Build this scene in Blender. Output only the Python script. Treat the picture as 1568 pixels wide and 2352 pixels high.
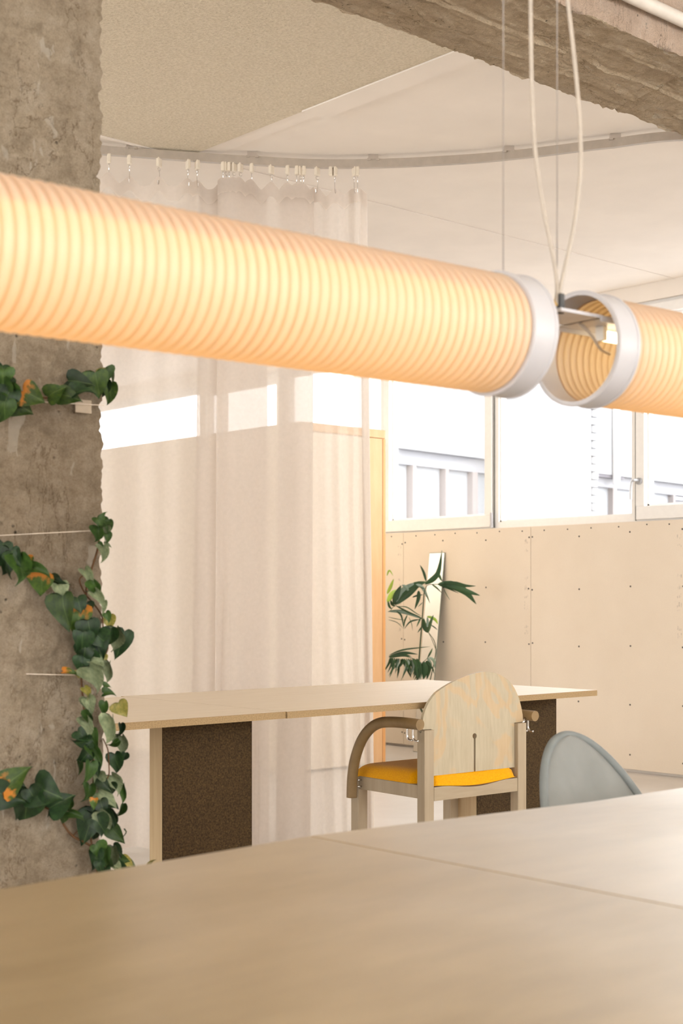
import bpy, math, random
from mathutils import Vector, Matrix, noise
random.seed(7)
for o in list(bpy.data.objects): bpy.data.objects.remove(o)
SC = bpy.context.scene
COL = SC.collection

# ------------------------------------------------------------------ camera
# room axes: +X runs along the window-less side (u), +Y along the window wall (s), camera stands at the origin
F = 3265.0; CAMH = 1.08; TH = math.atan2(2926, 3265); SN = math.sin(TH); CS = math.cos(TH)
cd = bpy.data.cameras.new('camera'); cam = bpy.data.objects.new('camera', cd); COL.objects.link(cam)
cam.location = (0, 0, CAMH); cam.rotation_euler = (math.pi/2, 0, -TH)
cd.sensor_width = 36; cd.lens = F*36/2352; cd.shift_y = 196/2352
cd.clip_start = .05; cd.clip_end = 300
cd.dof.use_dof = True; cd.dof.focus_distance = 4.5; cd.dof.aperture_fstop = 6.7
SC.camera = cam

# ------------------------------------------------------------------ sky, daylight, exposure
SC.view_settings.view_transform = 'Standard'; SC.view_settings.look = 'None'
SC.view_settings.exposure = 0.43; SC.view_settings.gamma = 1; SC.view_settings.use_curve_mapping = False
w = bpy.data.worlds.new('overcast_sky'); SC.world = w; w.use_nodes = True
bg = w.node_tree.nodes['Background']
SKY = 6.0
bg.inputs[0].default_value = (1.0, 0.99, 0.985, 1); bg.inputs[1].default_value = SKY

def portal(name, loc, rot, sx, sy):
    l = bpy.data.lights.new(name, 'AREA'); l.shape = 'RECTANGLE'; l.size = sx; l.size_y = sy
    l.cycles.is_portal = True
    o = bpy.data.objects.new(name, l); COL.objects.link(o); o.location = loc; o.rotation_euler = rot
portal('window_daylight', (7.42, 5.5, 2.22), (math.pi/2, 0, math.pi/2), 15.2, 1.4)          # strip windows of the back wall
portal('window_daylight', (-6.16, 4.25, 1.68), (math.pi/2, 0, -math.pi/2), 13.4, 2.5)
portal('window_daylight', (1.0, -3.36, 2.0), (math.pi/2, 0, math.pi), 11.4, 1.9)           # tall windows behind the camera

# ------------------------------------------------------------------ pixel -> room helpers (measuring the photograph)
def px(x, y, Z):
    X = (x-784)/F*Z
    return Vector((CS*X+SN*Z, -SN*X+CS*Z, CAMH+(1372-y)/F*Z))
def on_s(x, y, s): return px(x, y, s/(CS-SN*(x-784)/F))
def on_u(x, y, u): return px(x, y, u/(CS*(x-784)/F+SN))
RIGHT = Vector((CS, -SN, 0)); FWD = Vector((SN, CS, 0)); UP = Vector((0, 0, 1))

# ------------------------------------------------------------------ materials
def lin(c): return tuple(((v/255)/12.92 if v/255 <= .04045 else ((v/255+.055)/1.055)**2.4) for v in c)
class NT:
    def __init__(s, name):
        s.m = bpy.data.materials.new(name); s.m.use_nodes = True; s.t = s.m.node_tree
        s.n = s.t.nodes; s.b = s.n['Principled BSDF']; s.out = s.n['Material Output']
    def add(s, t, **kw):
        n = s.n.new(t)
        for k, v in kw.items():
            if k.startswith('i_'):
                n.inputs[k[2:].replace('_', ' ')].default_value = v
            else: setattr(n, k, v)
        return n
    def link(s, a, b): s.t.links.new(a, b)
    def coord(s, scale=(1, 1, 1), kind='Object'):
        tc = s.add('ShaderNodeTexCoord'); mp = s.add('ShaderNodeMapping'); mp.inputs['Scale'].default_value = scale
        s.link(tc.outputs[kind], mp.inputs[0]); return mp.outputs[0]
    def noise(s, vec, scale, detail=4, rough=.55, dist=0):
        n = s.add('ShaderNodeTexNoise'); n.inputs['Scale'].default_value = scale; n.inputs['Detail'].default_value = detail
        n.inputs['Roughness'].default_value = rough; n.inputs['Distortion'].default_value = dist
        s.link(vec, n.inputs['Vector']); return n.outputs['Fac']
    def ramp(s, fac, stops):
        r = s.add('ShaderNodeValToRGB'); e = r.color_ramp.elements
        while len(e) < len(stops): e.new(.5)
        for el, (p, c) in zip(e, stops):
            el.position = p; el.color = (*c, 1) if len(c) == 3 else c
        s.link(fac, r.inputs[0]); return r.outputs[0]
    def mix(s, fac, a, b, mode='MIX'):
        m = s.add('ShaderNodeMix', data_type='RGBA', blend_type=mode)
        for inp, v in ((m.inputs[0], fac), (m.inputs[6], a), (m.inputs[7], b)):
            if hasattr(v, 'is_linked'): s.link(v, inp)
            elif isinstance(v, (int, float)): inp.default_value = v
            else: inp.default_value = (*v, 1)
        return m.outputs[2]
    def bump(s, h, strength, dist=.01, prev=None):
        b = s.add('ShaderNodeBump'); b.inputs['Strength'].default_value = strength; b.inputs['Distance'].default_value = dist
        s.link(h, b.inputs['Height'])
        if prev is not None: s.link(prev, b.inputs['Normal'])
        return b.outputs[0]
    def base(s, c): s.link(c, s.b.inputs['Base Color']) if hasattr(c, 'is_linked') else setattr(s.b.inputs['Base Color'], 'default_value', (*c, 1))
    def set(s, rough=.6, spec=.4, metal=0, normal=None):
        s.b.inputs['Roughness'].default_value = rough; s.b.inputs['Specular IOR Level'].default_value = spec
        s.b.inputs['Metallic'].default_value = metal
        if normal is not None: s.link(normal, s.b.inputs['Normal'])
        return s.m
M = {}
def simple(name, c, rough=.5, spec=.4, metal=0, vary=.06, scale=30, bump=0, bscale=200):
    n = NT(name); v = n.coord(); a = lin(c)
    f = n.noise(v, scale, 3)
    n.base(n.ramp(f, [(.3, tuple(x*(1-vary) for x in a)), (.7, tuple(min(1, x*(1+vary)) for x in a))]))
    nm = n.bump(n.noise(v, bscale, 2), bump, .002) if bump else None
    M[name] = n.set(rough, spec, metal, nm)
simple('plaster', (240, 231, 221), .85, .15, vary=.03, scale=3, bump=.15, bscale=60)
simple('pvc_white', (243, 240, 236), .35, .4, vary=.02)
simple('joint_dark', (70, 62, 55), .8, .2)
simple('gasket', (120, 118, 114), .6, .3)
simple('collar_plastic', (186, 183, 186), .35, .5, vary=.03, scale=15)
simple('cable_white', (172, 160, 147), .5, .4)
simple('wire_steel', (150, 141, 134), .4, .5, .3)
simple('rail_metal', (178, 167, 154), .4, .4, .15)
simple('glider_plastic', (226, 214, 196), .45, .4)
simple('handle_metal', (176, 176, 178), .3, .5, .5)
simple('pipe_white', (206, 197, 186), .4, .4)
simple('black_plastic', (28, 24, 20), .4, .5)
simple('brass', (225, 185, 90), .35, .5, .6)
simple('grey_velvet', (132, 133, 130), .75, .25, vary=.10, scale=9, bump=.1, bscale=300)
simple('grey_piping', (122, 126, 125), .7, .25)
simple('chair_leg_metal', (150, 150, 148), .35, .5, .6)
simple('screw', (62, 50, 42), .5, .4, .3)
simple('stem_brown', (92, 64, 40), .7, .2, vary=.2, scale=60)
simple('stem_green', (52, 66, 36), .6, .3, vary=.15)
simple('pot', (205, 200, 192), .6, .3)
simple('soil', (58, 44, 32), .95, .1, vary=.3, scale=80)
simple('string', (222, 208, 192), .7, .2)
simple('tape', (178, 162, 142), .6, .3, vary=.08, scale=40)
simple('facade_white', (148, 148, 150), .9, .1, vary=.02, scale=1)
simple('facade_grey', (142, 142, 146), .9, .1, vary=.03, scale=1)
simple('facade_frame', (134, 127, 126), .8, .2, vary=.04)
simple('facade_pane', (144, 146, 150), .6, .3, vary=.03, scale=.6)
simple('facade_dark', (104, 102, 108), .8, .2)
simple('white_plate', (226, 222, 214), .5, .4)

n = NT('chrome'); n.base(lin((215, 212, 210))); M['chrome'] = n.set(.18, .5, 1)
n = NT('mirror'); n.base((.80, .81, .80)); M['mirror'] = n.set(.02, .5, 1)
n = NT('mirror_edge'); n.base(lin((96, 110, 100))); M['mirror_edge'] = n.set(.2, .6, 0)

# popcorn ceiling
n = NT('popcorn_plaster'); v = n.coord(); f = n.noise(v, 95, 3, .6)
n.base(n.ramp(f, [(.3, lin((212, 199, 176))), (.7, lin((232, 220, 199)))]))
M['popcorn'] = n.set(.95, .1, 0, n.bump(f, .9, .012))
# polished concrete floor
n = NT('floor_concrete'); v = n.coord(); f = n.noise(v, 1.3, 6, .6)
n.base(n.ramp(f, [(.3, lin((206, 200, 194))), (.7, lin((226, 221, 216)))])); M['floor'] = n.set(.35, .4)
# raw concrete
def concrete(name, cols, streak, tint, bst=(1, 1, 1)):
    n = NT(name); v = n.coord(); v2 = n.coord(streak)
    a = n.ramp(n.noise(v, 16, 12, .78), [(.28, cols[0]), (.5, cols[1]), (.72, cols[2])])
    b = n.ramp(n.noise(v, 330, 4, .7), [(.36, (.55, .51, .46)), (.52, (1, 1, 1))])
    c = n.mix(.45, a, b, 'MULTIPLY')
    st = n.ramp(n.noise(v2, 3, 5, .6), [(.36, (.74, .70, .66)), (.62, (1.05, 1.03, 1.0))])
    c = n.mix(.5, c, st, 'MULTIPLY')
    # pale lime flecks
    fl = n.ramp(n.noise(v2, 24, 3, .5, .9), [(.655, (0, 0, 0)), (.69, (.8, .8, .8))])
    c = n.mix(fl, c, tint)
    ck = n.add('ShaderNodeMath', operation='SUBTRACT'); n.link(n.noise(v2, 7, 7, .65, .3), ck.inputs[0]); ck.inputs[1].default_value = .5
    ca = n.add('ShaderNodeMath', operation='ABSOLUTE'); n.link(ck.outputs[0], ca.inputs[0])
    cl = n.ramp(ca.outputs[0], [(.001, (.58, .53, .48)), (.007, (1, 1, 1))])
    cm = n.ramp(n.noise(v, 4, 2), [(.50, (1, 1, 1)), (.56, (0, 0, 0))])
    cl = n.mix(1.0, cl, cm, 'LIGHTEN'); c = n.mix(1.0, c, cl, 'MULTIPLY')
    vor = n.add('ShaderNodeTexVoronoi'); vor.inputs['Scale'].default_value = 42; n.link(v, vor.inputs['Vector'])
    pit = n.ramp(vor.outputs['Distance'], [(.05, (0, 0, 0)), (.16, (1, 1, 1))])
    pm = n.ramp(n.noise(v, 11, 2), [(.55, (1, 1, 1)), (.62, (0, 0, 0))])
    pp = n.mix(1.0, pit, pm, 'LIGHTEN')
    c = n.mix(.75, c, n.mix(.0, pp, pp), 'MULTIPLY')
    n.base(c)
    h = n.bump(n.noise(n.coord(bst), 55, 10, .8), 1.0, .022); h = n.bump(n.noise(n.coord(bst), 170, 5, .7), .9, .008, h); h = n.bump(pp, .8, .006, h); h = n.bump(cl, .4, .004, h)
    M[name] = n.set(.92, .12, 0, h)
concrete('concrete_column', (lin((142, 126, 106)), lin((188, 171, 148)), lin((218, 204, 184))), (1, 1, .35), lin((208, 196, 178)))
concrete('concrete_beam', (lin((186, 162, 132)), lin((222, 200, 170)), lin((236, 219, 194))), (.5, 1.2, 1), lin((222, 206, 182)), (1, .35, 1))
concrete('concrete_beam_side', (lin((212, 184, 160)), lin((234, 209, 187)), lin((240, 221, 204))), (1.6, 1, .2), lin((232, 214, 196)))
# plasterboard (paper face)
n = NT('plasterboard'); v = n.coord(); f = n.noise(v, 1.6, 4); g = n.noise(v, 240, 2)
c = n.ramp(f, [(.3, lin((231, 216, 196))), (.7, lin((239, 225, 206)))])
n.base(n.mix(.12, c, n.ramp(g, [(.4, (.7, .7, .7)), (.6, (1, 1, 1))]), 'MULTIPLY')); M['board'] = n.set(.9, .15)
simple('board_print', (218, 204, 186), .9, .1, vary=.25, scale=50)
# MDF / veneer table tops
def mdf(name, c0, c1, rough, grain=(2, 26, 26), stain=.0):
    n = NT(name); v = n.coord(grain); v1 = n.coord()
    f = n.noise(v, 2.2, 6, .6); c = n.ramp(f, [(.3, lin(c0)), (.7, lin(c1))])
    sm = n.noise(v1, 2.6, 2, .5, .25)
    if stain:
        c = n.mix(stain, c, n.ramp(sm, [(.22, (.72, .68, .62)), (.78, (1.06, 1.05, 1.04))]), 'MULTIPLY')
        rr = n.ramp(sm, [(.15, (rough+.06,)*3), (.85, (rough-.03,)*3)]); n.link(rr, n.b.inputs['Roughness'])
    n.base(c); m = n.set(rough, .85 if stain else .5)
    if stain: pass
    M[name] = m
mdf('mdf_near', (148, 130, 100), (163, 145, 114), .325, (3, 9, 9), .5)
mdf('mdf_far', (212, 194, 168), (222, 206, 183), .42)
simple('mdf_edge', (160, 134, 98), .8, .2, vary=.22, scale=260)
mdf('leg_core', (172, 146, 108), (188, 164, 126), .6, (26, 26, 1.5))
n = NT('dark_fibreboard'); v = n.coord(); f = n.noise(v, 170, 3, .7); g = n.noise(v, 5, 3)
c = n.ramp(f, [(.35, lin((46, 33, 17))), (.7, lin((86, 66, 38)))])
n.base(n.mix(.5, c, n.ramp(g, [(.3, (.75, .75, .75)), (.7, (1.1, 1.1, 1.1))]), 'MULTIPLY')); M['dark_board'] = n.set(.85, .2)
# orange plywood cladding
mdf('plywood_orange', (220, 172, 122), (230, 186, 138), .55, (9, 9, 1.2))
mdf('plywood_orange_edge', (222, 160, 98), (230, 172, 110), .55, (30, 30, 1.5))
# birch back of the armchair: grey-beige with orange rotary-cut figure
n = NT('birch_back'); v = n.coord((1.0, 1, .42)); f = n.noise(v, 8.5, 3, .5, .9)
fig = n.ramp(f, [(.50, (0, 0, 0)), (.535, (1, 1, 1)), (.60, (1, 1, 1)), (.63, (0, 0, 0))])
g = n.noise(n.coord((8, 8, 1)), 12, 5)
c0 = n.ramp(g, [(.3, lin((172, 158, 132))), (.7, lin((184, 171, 146)))])
n.base(n.mix(n.mix(.62, fig, (0, 0, 0)), c0, lin((200, 160, 110)))); M['birch'] = n.set(.42, .4)
def wood(name, c0, c1, sc):
    n = NT(name); f = n.noise(n.coord(sc), 3, 6, .6); n.base(n.ramp(f, [(.3, lin(c0)), (.7, lin(c1))])); M[name] = n.set(.45, .4)
wood('chair_wood', (158, 140, 115), (172, 155, 130), (14, 14, 1.2))
wood('chair_wood_h', (158, 140, 115), (172, 155, 130), (1.5, 14, 14))
wood('chair_arm', (124, 99, 64), (142, 116, 78), (3, 6, 6))
# mustard wool
n = NT('mustard_wool'); v = n.coord(); f = n.noise(v, 420, 2)
n.base(n.ramp(f, [(.3, lin((222, 148, 0))), (.7, lin((246, 178, 10)))])); n.b.inputs['Sheen Weight'].default_value = .15
M['mustard'] = n.set(.95, .1, 0, n.bump(f, .5, .002))
# window glass: thin pane
def mixed(name, build):
    n = NT(name); n.n.remove(n.b); sh = build(n); n.link(sh, n.out.inputs[0]); M[name] = n.m
def glass(n):
    t = n.add('ShaderNodeBsdfTransparent'); t.inputs[0].default_value = (.97, .98, .98, 1)
    g = n.add('ShaderNodeBsdfGlossy'); g.inputs['Roughness'].default_value = .02
    m = n.add('ShaderNodeMixShader'); m.inputs[0].default_value = .05
    n.link(t.outputs[0], m.inputs[1]); n.link(g.outputs[0], m.inputs[2]); return m.outputs[0]
mixed('glass', glass)
def sheer(trans):
    def b(n):
        v = n.coord((1, 1, 1)); f = n.noise(v, 60, 3)
        t = n.add('ShaderNodeBsdfTransparent')
        d = n.add('ShaderNodeBsdfDiffuse'); d.inputs[0].default_value = (*lin((229, 220, 211)), 1)
        tl = n.add('ShaderNodeBsdfTranslucent'); tl.inputs[0].default_value = (*lin((233, 223, 213)), 1)
        a = n.add('ShaderNodeMixShader'); a.inputs[0].default_value = .5
        n.link(d.outputs[0], a.inputs[1]); n.link(tl.outputs[0], a.inputs[2])
        m = n.add('ShaderNodeMixShader')
        mr = n.add('ShaderNodeMapRange'); mr.inputs[3].default_value = 1-trans-.05; mr.inputs[4].default_value = 1-trans+.05
        n.link(f, mr.inputs[0]); n.link(mr.outputs[0], m.inputs[0])
        n.link(t.outputs[0], m.inputs[1]); n.link(a.outputs[0], m.inputs[2]); return m.outputs[0]
    return b
mixed('sheer_curtain', sheer(.36)); mixed('sheer_double', sheer(.14))
def shade(n):
    # rigid white helix (ridges) with thinner amber film between
    v = n.coord(); sx = n.add('ShaderNodeSeparateXYZ'); n.link(v, sx.inputs[0])
    mu = n.add('ShaderNodeMath', operation='MULTIPLY'); mu.inputs[1].default_value = math.pi/PITCH; n.link(sx.outputs[0], mu.inputs[0])
    si = n.add('ShaderNodeMath', operation='SINE'); n.link(mu.outputs[0], si.inputs[0]); ab = n.add('ShaderNodeMath', operation='ABSOLUTE'); n.link(si.outputs[0], ab.inputs[0])
    cd_ = n.ramp(ab.outputs[0], [(.05, lin((204, 184, 160))), (.5, lin((230, 218, 204)))])
    ct = n.ramp(ab.outputs[0], [(.05, (.84, .51, .17)), (.5, (.98, .65, .27))])
    d = n.add('ShaderNodeBsdfDiffuse'); n.link(cd_, d.inputs[0])
    tl = n.add('ShaderNodeBsdfTranslucent'); n.link(ct, tl.inputs[0])
    a = n.add('ShaderNodeMixShader'); a.inputs[0].default_value = .56
    n.link(d.outputs[0], a.inputs[1]); n.link(tl.outputs[0], a.inputs[2])
    g = n.add('ShaderNodeBsdfGlossy'); g.inputs['Roughness'].default_value = .45
    m = n.add('ShaderNodeMixShader'); m.inputs[0].default_value = .04
    n.link(a.outputs[0], m.inputs[1]); n.link(g.outputs[0], m.inputs[2]); return m.outputs[0]
PITCH = .0150
mixed('lamp_shade', shade)
def led(n):
    e = n.add('ShaderNodeEmission'); e.inputs[0].default_value = (1.0, .80, .50, 1); e.inputs[1].default_value = LED; return e.outputs[0]
LED = 4.7
mixed('led', led)
# leaves
def leafmat(name, c0, c1, tip=None, rough=.38):
    n = NT(name); v = n.coord((1, 1, 1), 'Generated'); vo = n.coord()
    oi = n.add('ShaderNodeObjectInfo')
    f = n.noise(vo, 5, 3); c = n.ramp(f, [(.3, lin(c0)), (.7, lin(c1))])
    hs = n.add('ShaderNodeHueSaturation'); n.link(c, hs.inputs['Color'])
    mr = n.add('ShaderNodeMapRange'); mr.inputs[3].default_value = .65; mr.inputs[4].default_value = 1.2
    n.link(oi.outputs['Random'], mr.inputs[0]); n.link(mr.outputs[0], hs.inputs['Value']); c = hs.outputs[0]
    # paler veins along the midrib
    sx = n.add('ShaderNodeSeparateXYZ'); n.link(vo, sx.inputs[0]); ab = n.add('ShaderNodeMath', operation='ABSOLUTE'); n.link(sx.outputs[0], ab.inputs[0])
    vein = n.ramp(ab.outputs[0], [(.0, (1, 1, 1)), (.022, (0, 0, 0))])
    c = n.mix(n.mix(.3, (0, 0, 0), vein), c, lin((120, 140, 84)))
    if tip:
        sg = n.add('ShaderNodeSeparateXYZ'); n.link(vo, sg.inputs[0])
        add = n.add('ShaderNodeMath', operation='ADD'); n.link(sg.outputs[1], add.inputs[0]); n.link(n.noise(vo, 4, 3), add.inputs[1])
        k = n.ramp(add.outputs[0], tip[0]); c = n.mix(k, c, lin(tip[1]))
    n.base(c); n.b.inputs['Subsurface Weight'].default_value = 0
    M[name] = n.set(rough+.08, .30)
leafmat('ivy_dark', (17, 36, 17), (38, 62, 29))
leafmat('ivy_green', (38, 62, 22), (64, 90, 36))
leafmat('ivy_pale', (92, 104, 74), (138, 146, 112), rough=.5)
leafmat('ivy_rust', (24, 50, 20), (64, 84, 26), ([(1.02, (0, 0, 0)), (1.16, (1, 1, 1))], (176, 106, 34)))
leafmat('ivy_rust_base', (40, 66, 24), (76, 98, 30), ([(.62, (1, 1, 1)), (.80, (0, 0, 0))], (178, 112, 40)))
leafmat('ivy_yellow', (104, 108, 42), (158, 142, 74), ([(1.0, (0, 0, 0)), (1.2, (1, 1, 1))], (200, 110, 40)))
leafmat('palm_dark', (32, 58, 30), (58, 88, 50)); leafmat('palm_grey', (96, 116, 96), (150, 164, 148)); leafmat('palm_lime', (140, 172, 58), (172, 196, 84))

# ------------------------------------------------------------------ mesh helpers
class MB:
    def __init__(s): s.v = []; s.f = []; s.mi = []; s.cur = 0
    def quad(s, *i): s.f.append(tuple(i)); s.mi.append(s.cur)
    def box(s, x0, x1, y0, y1, z0, z1, bev=0.0):
        b = len(s.v)
        if bev <= 0:
            s.v += [(x, y, z) for z in (z0, z1) for y in (y0, y1) for x in (x0, x1)]
            for f in ((0, 2, 3, 1), (4, 5, 7, 6), (0, 1, 5, 4), (2, 6, 7, 3), (0, 4, 6, 2), (1, 3, 7, 5)): s.quad(*[b+i for i in f])
        else:
            import itertools
            lo = (x0, y0, z0); hi = (x1, y1, z1); idx = {}
            for c in itertools.product((0, 1), repeat=3):
                for ax in range(3):
                    p = []
                    for k in range(3):
                        base = hi[k] if c[k] else lo[k]; sg = -1 if c[k] else 1
                        p.append(base if k == ax else base+sg*bev)
                    idx[(c, ax)] = len(s.v); s.v.append(tuple(p))
            for ax in range(3):
                o = [k for k in range(3) if k != ax]
                for side in (0, 1):
                    q = []
                    for a, bb in ((0, 0), (1, 0), (1, 1), (0, 1)):
                        c = [0]*3; c[ax] = side; c[o[0]] = a; c[o[1]] = bb; q.append(idx[(tuple(c), ax)])
                    s.quad(*q)
                for a, bb in ((0, 0), (1, 0), (1, 1), (0, 1)):   # edges parallel to ax
                    c0 = [0]*3; c1 = [0]*3; c0[ax] = 0; c1[ax] = 1
                    for c in (c0, c1): c[o[0]] = a; c[o[1]] = bb
                    s.quad(idx[(tuple(c0), o[0])], idx[(tuple(c1), o[0])], idx[(tuple(c1), o[1])], idx[(tuple(c0), o[1])])
            for c in itertools.product((0, 1), repeat=3): s.quad(idx[(c, 0)], idx[(c, 1)], idx[(c, 2)])
        return s
    def grid(s, nu, nv, fn, closed_u=False):
        b = len(s.v)
        for j in range(nv+1):
            for i in range(nu if closed_u else nu+1): s.v.append(tuple(fn(i/nu, j/nv)))
        w = nu if closed_u else nu+1
        for j in range(nv):
            for i in range(nu):
                i2 = (i+1) % w if closed_u else i+1
                s.quad(b+j*w+i, b+j*w+i2, b+(j+1)*w+i2, b+(j+1)*w+i)
        return b
    def tube(s, pts, r, seg=10, cap=True, fixed=None):
        pts = [Vector(p) for p in pts]; n = len(pts); b = len(s.v)
        prev = None
        for i, p in enumerate(pts):
            t = (pts[min(i+1, n-1)]-pts[max(i-1, 0)]).normalized()
            if prev is None:
                a = Vector((0, 0, 1)) if abs(t.z) < .9 else Vector((1, 0, 0)); e = t.cross(a).normalized()
            else: e = (prev-t*prev.dot(t)).normalized()
            prev = e; g = t.cross(e); rr = r(i/(n-1)) if callable(r) else r
            for k in range(seg):
                a = 2*math.pi*k/seg; s.v.append(tuple(p+(e*math.cos(a)+g*math.sin(a))*rr))
        for i in range(n-1):
            for k in range(seg):
                s.quad(b+i*seg+k, b+i*seg+(k+1) % seg, b+(i+1)*seg+(k+1) % seg, b+(i+1)*seg+k)
        if cap:
            s.quad(*[b+k for k in range(seg)][::-1]); s.quad(*[b+(n-1)*seg+k for k in range(seg)])
        return s
    def prism(s, poly, z0, z1, axes=(0, 1, 2)):
        b = len(s.v); n = len(poly)
        for z in (z0, z1):
            for (x, y) in poly:
                p = [0, 0, 0]; p[axes[0]] = x; p[axes[1]] = y; p[axes[2]] = z; s.v.append(tuple(p))
        s.quad(*range(b, b+n)[::-1]) if False else s.quad(*list(range(b, b+n))[::-1])
        s.quad(*range(b+n, b+2*n))
        for i in range(n): s.quad(b+i, b+(i+1) % n, b+n+(i+1) % n, b+n+i)
        return s
    def mesh(s, name, mats, smooth=False):
        me = bpy.data.meshes.new(name); me.from_pydata(s.v, [], s.f); me.update()
        for m in (mats if isinstance(mats, (list, tuple)) else [mats]): me.materials.append(M[m])
        for p, i in zip(me.polygons, s.mi): p.material_index = i; p.use_smooth = bool(smooth)
        if smooth and smooth is not True:
            try: me.set_sharp_from_angle(angle=smooth)
            except Exception: pass
        return me
    def build(s, name, mats, parent=None, smooth=False):
        import bmesh
        me = s.mesh(name, mats, smooth)
        bm = bmesh.new(); bm.from_mesh(me); bmesh.ops.recalc_face_normals(bm, faces=bm.faces); bm.to_mesh(me); bm.free()
        o = bpy.data.objects.new(name, me); COL.objects.link(o)
        if parent is not None: o.parent = parent
        return o
def tag(o, label=None, cat=None, group=None, kind=None):
    for k, v in (('label', label), ('category', cat), ('group', group), ('kind', kind)):
        if v: o[k] = v
    return o
def empty(name, label, cat, loc=(0, 0, 0), rz=0, group=None, kind=None):
    o = bpy.data.objects.new(name, None); COL.objects.link(o); o.location = loc; o.rotation_euler = (0, 0, rz)
    o.empty_display_size = .1
    return tag(o, label, cat, group, kind)
def inst(name, me, parent=None):
    o = bpy.data.objects.new(name, me); COL.objects.link(o)
    if parent is not None: o.parent = parent
    return o
def catmull(pts, n):
    pts = [tuple(p) for p in pts]; out = []; m = len(pts)
    for k in range(n+1):
        t = k/n*(m-1); i = min(int(t), m-2); f = t-i
        P = [pts[max(i-1, 0)], pts[i], pts[i+1], pts[min(i+2, m-1)]]
        out.append(tuple(.5*((2*b)+(-a+c)*f+(2*a-5*b+4*c-d)*f*f+(-a+3*b-3*c+d)*f**3) for a, b, c, d in zip(*P)))
    return out
SM = math.radians(40)

# ================================================================== THE ROOM
U0, U1, S0, S1, HC = -6.0, 7.2, -3.2, 14.0, 3.0
fl = MB().box(U0-.3, U1+.4, S0-.3, S1+.3, -.15, 0).build('floor', 'floor'); tag(fl, 'pale polished concrete floor of the room', 'floor', kind='structure')
ce = MB().box(U0-.3, U1+.4, S0-.3, S1+.3, HC, HC+.2).build('ceiling', 'plaster'); tag(ce, 'smooth off-white plaster ceiling', 'ceiling', kind='structure')
tx = MB().box(U0, 3.61, S0, 5.03, HC-.013, HC-.001).build('textured_plaster', 'popcorn', ce); tag(tx, 'sand-coloured rough textured ceiling field')
MB().box(3.612, 3.70, S0, 5.03, HC-.007, HC-.001).build('plaster_strip', 'plaster', ce)
st = MB(); st.box(3.60, 3.72, 3.35, 4.25, HC-.019, HC-.0135); st.build('loose_strip', 'plaster', ce)
MB().box(3.61, U1, 5.03, 5.042, HC-.004, HC-.001).build('ceiling_joint', 'plaster', ce)
MB().box(U0, 3.60, 5.032, 5.05, HC-.016, HC-.001).build('ceiling_joint', 'plaster', ce)

wl = MB().box(U0-.3, U1+.4, S1, S1+.3, 0, HC).build('wall_left', 'plaster'); tag(wl, 'plain plaster wall far behind the curtain', 'wall', kind='structure')
wf = MB(); wf.box(U0-.3, U0, S0, S1, 0, .45); wf.box(U0-.3, U0, S0, S1, 2.9, HC); wf.box(U0-.3, U0, S0, -2.4, .45, 2.9); wf.box(U0-.3, U0, 1.9, 2.1, .45, 2.9); wf.box(U0-.3, U0, 6.4, 6.6, .45, 2.9); wf.box(U0-.3, U0, 10.9, S1, .45, 2.9)
for k, (a, b) in enumerate(((-2.4, 1.9), (2.1, 6.4), (6.6, 10.9))):
    m = MB(); c = (a+b)/2
    for q in ((a, b, .45, .52), (a, b, 2.83, 2.9), (a, a+.07, .52, 2.83), (b-.07, b, .52, 2.83), (c-.04, c+.04, .52, 2.83)): m.box(U0-.2, U0-.12, *q)
    o = m.build('window_%d' % (k+20), 'pvc_white'); tag(o, 'tall white framed window on the side of the room facing the strip windows', 'window', 'tall side windows', 'structure')
    for p, q in ((a+.07, c-.04), (c+.04, b-.07)): MB().box(U0-.165, U0-.155, p, q, .52, 2.83).build('pane', 'glass', o)
wf = wf.build('wall_front', 'plaster'); tag(wf, 'plaster wall with tall windows facing the strip windows', 'wall', kind='structure')
# wall behind the camera with tall windows
wr = MB(); wr.box(U0, U1, S0-.3, S0, 0, 1.05); wr.box(U0, U1, S0-.3, S0, 2.93, HC)
for a, b in ((U0, -5.2), (-1.25, -1.05), (2.75, 2.95), (6.9, U1)): wr.box(a, b, S0-.3, S0, 1.05, 2.93)
wr = wr.build('wall_right', 'plaster'); tag(wr, 'plaster wall with tall windows opposite the curtain', 'wall', kind='structure')
for k, (a, b) in enumerate(((-5.2, -1.25), (-1.05, 2.75), (2.95, 6.9))):
    m = MB(); y0, y1 = S0-.2, S0-.12
    m.box(a, b, y0, y1, 1.05, 1.12); m.box(a, b, y0, y1, 2.86, 2.93); m.box(a, a+.07, y0, y1, 1.12, 2.86); m.box(b-.07, b, y0, y1, 1.12, 2.86)
    c = (a+b)/2; m.box(c-.04, c+.04, y0, y1, 1.12, 2.86)
    o = m.build('window_%d' % (k+10), 'pvc_white'); tag(o, 'tall white framed window in the wall opposite the curtain', 'window', 'tall windows', 'structure')
    for p, q in ((a+.07, c-.04), (c+.04, b-.07)): MB().box(p, q, S0-.165, S0-.155, 1.12, 2.86).build('pane', 'glass', o)

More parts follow.
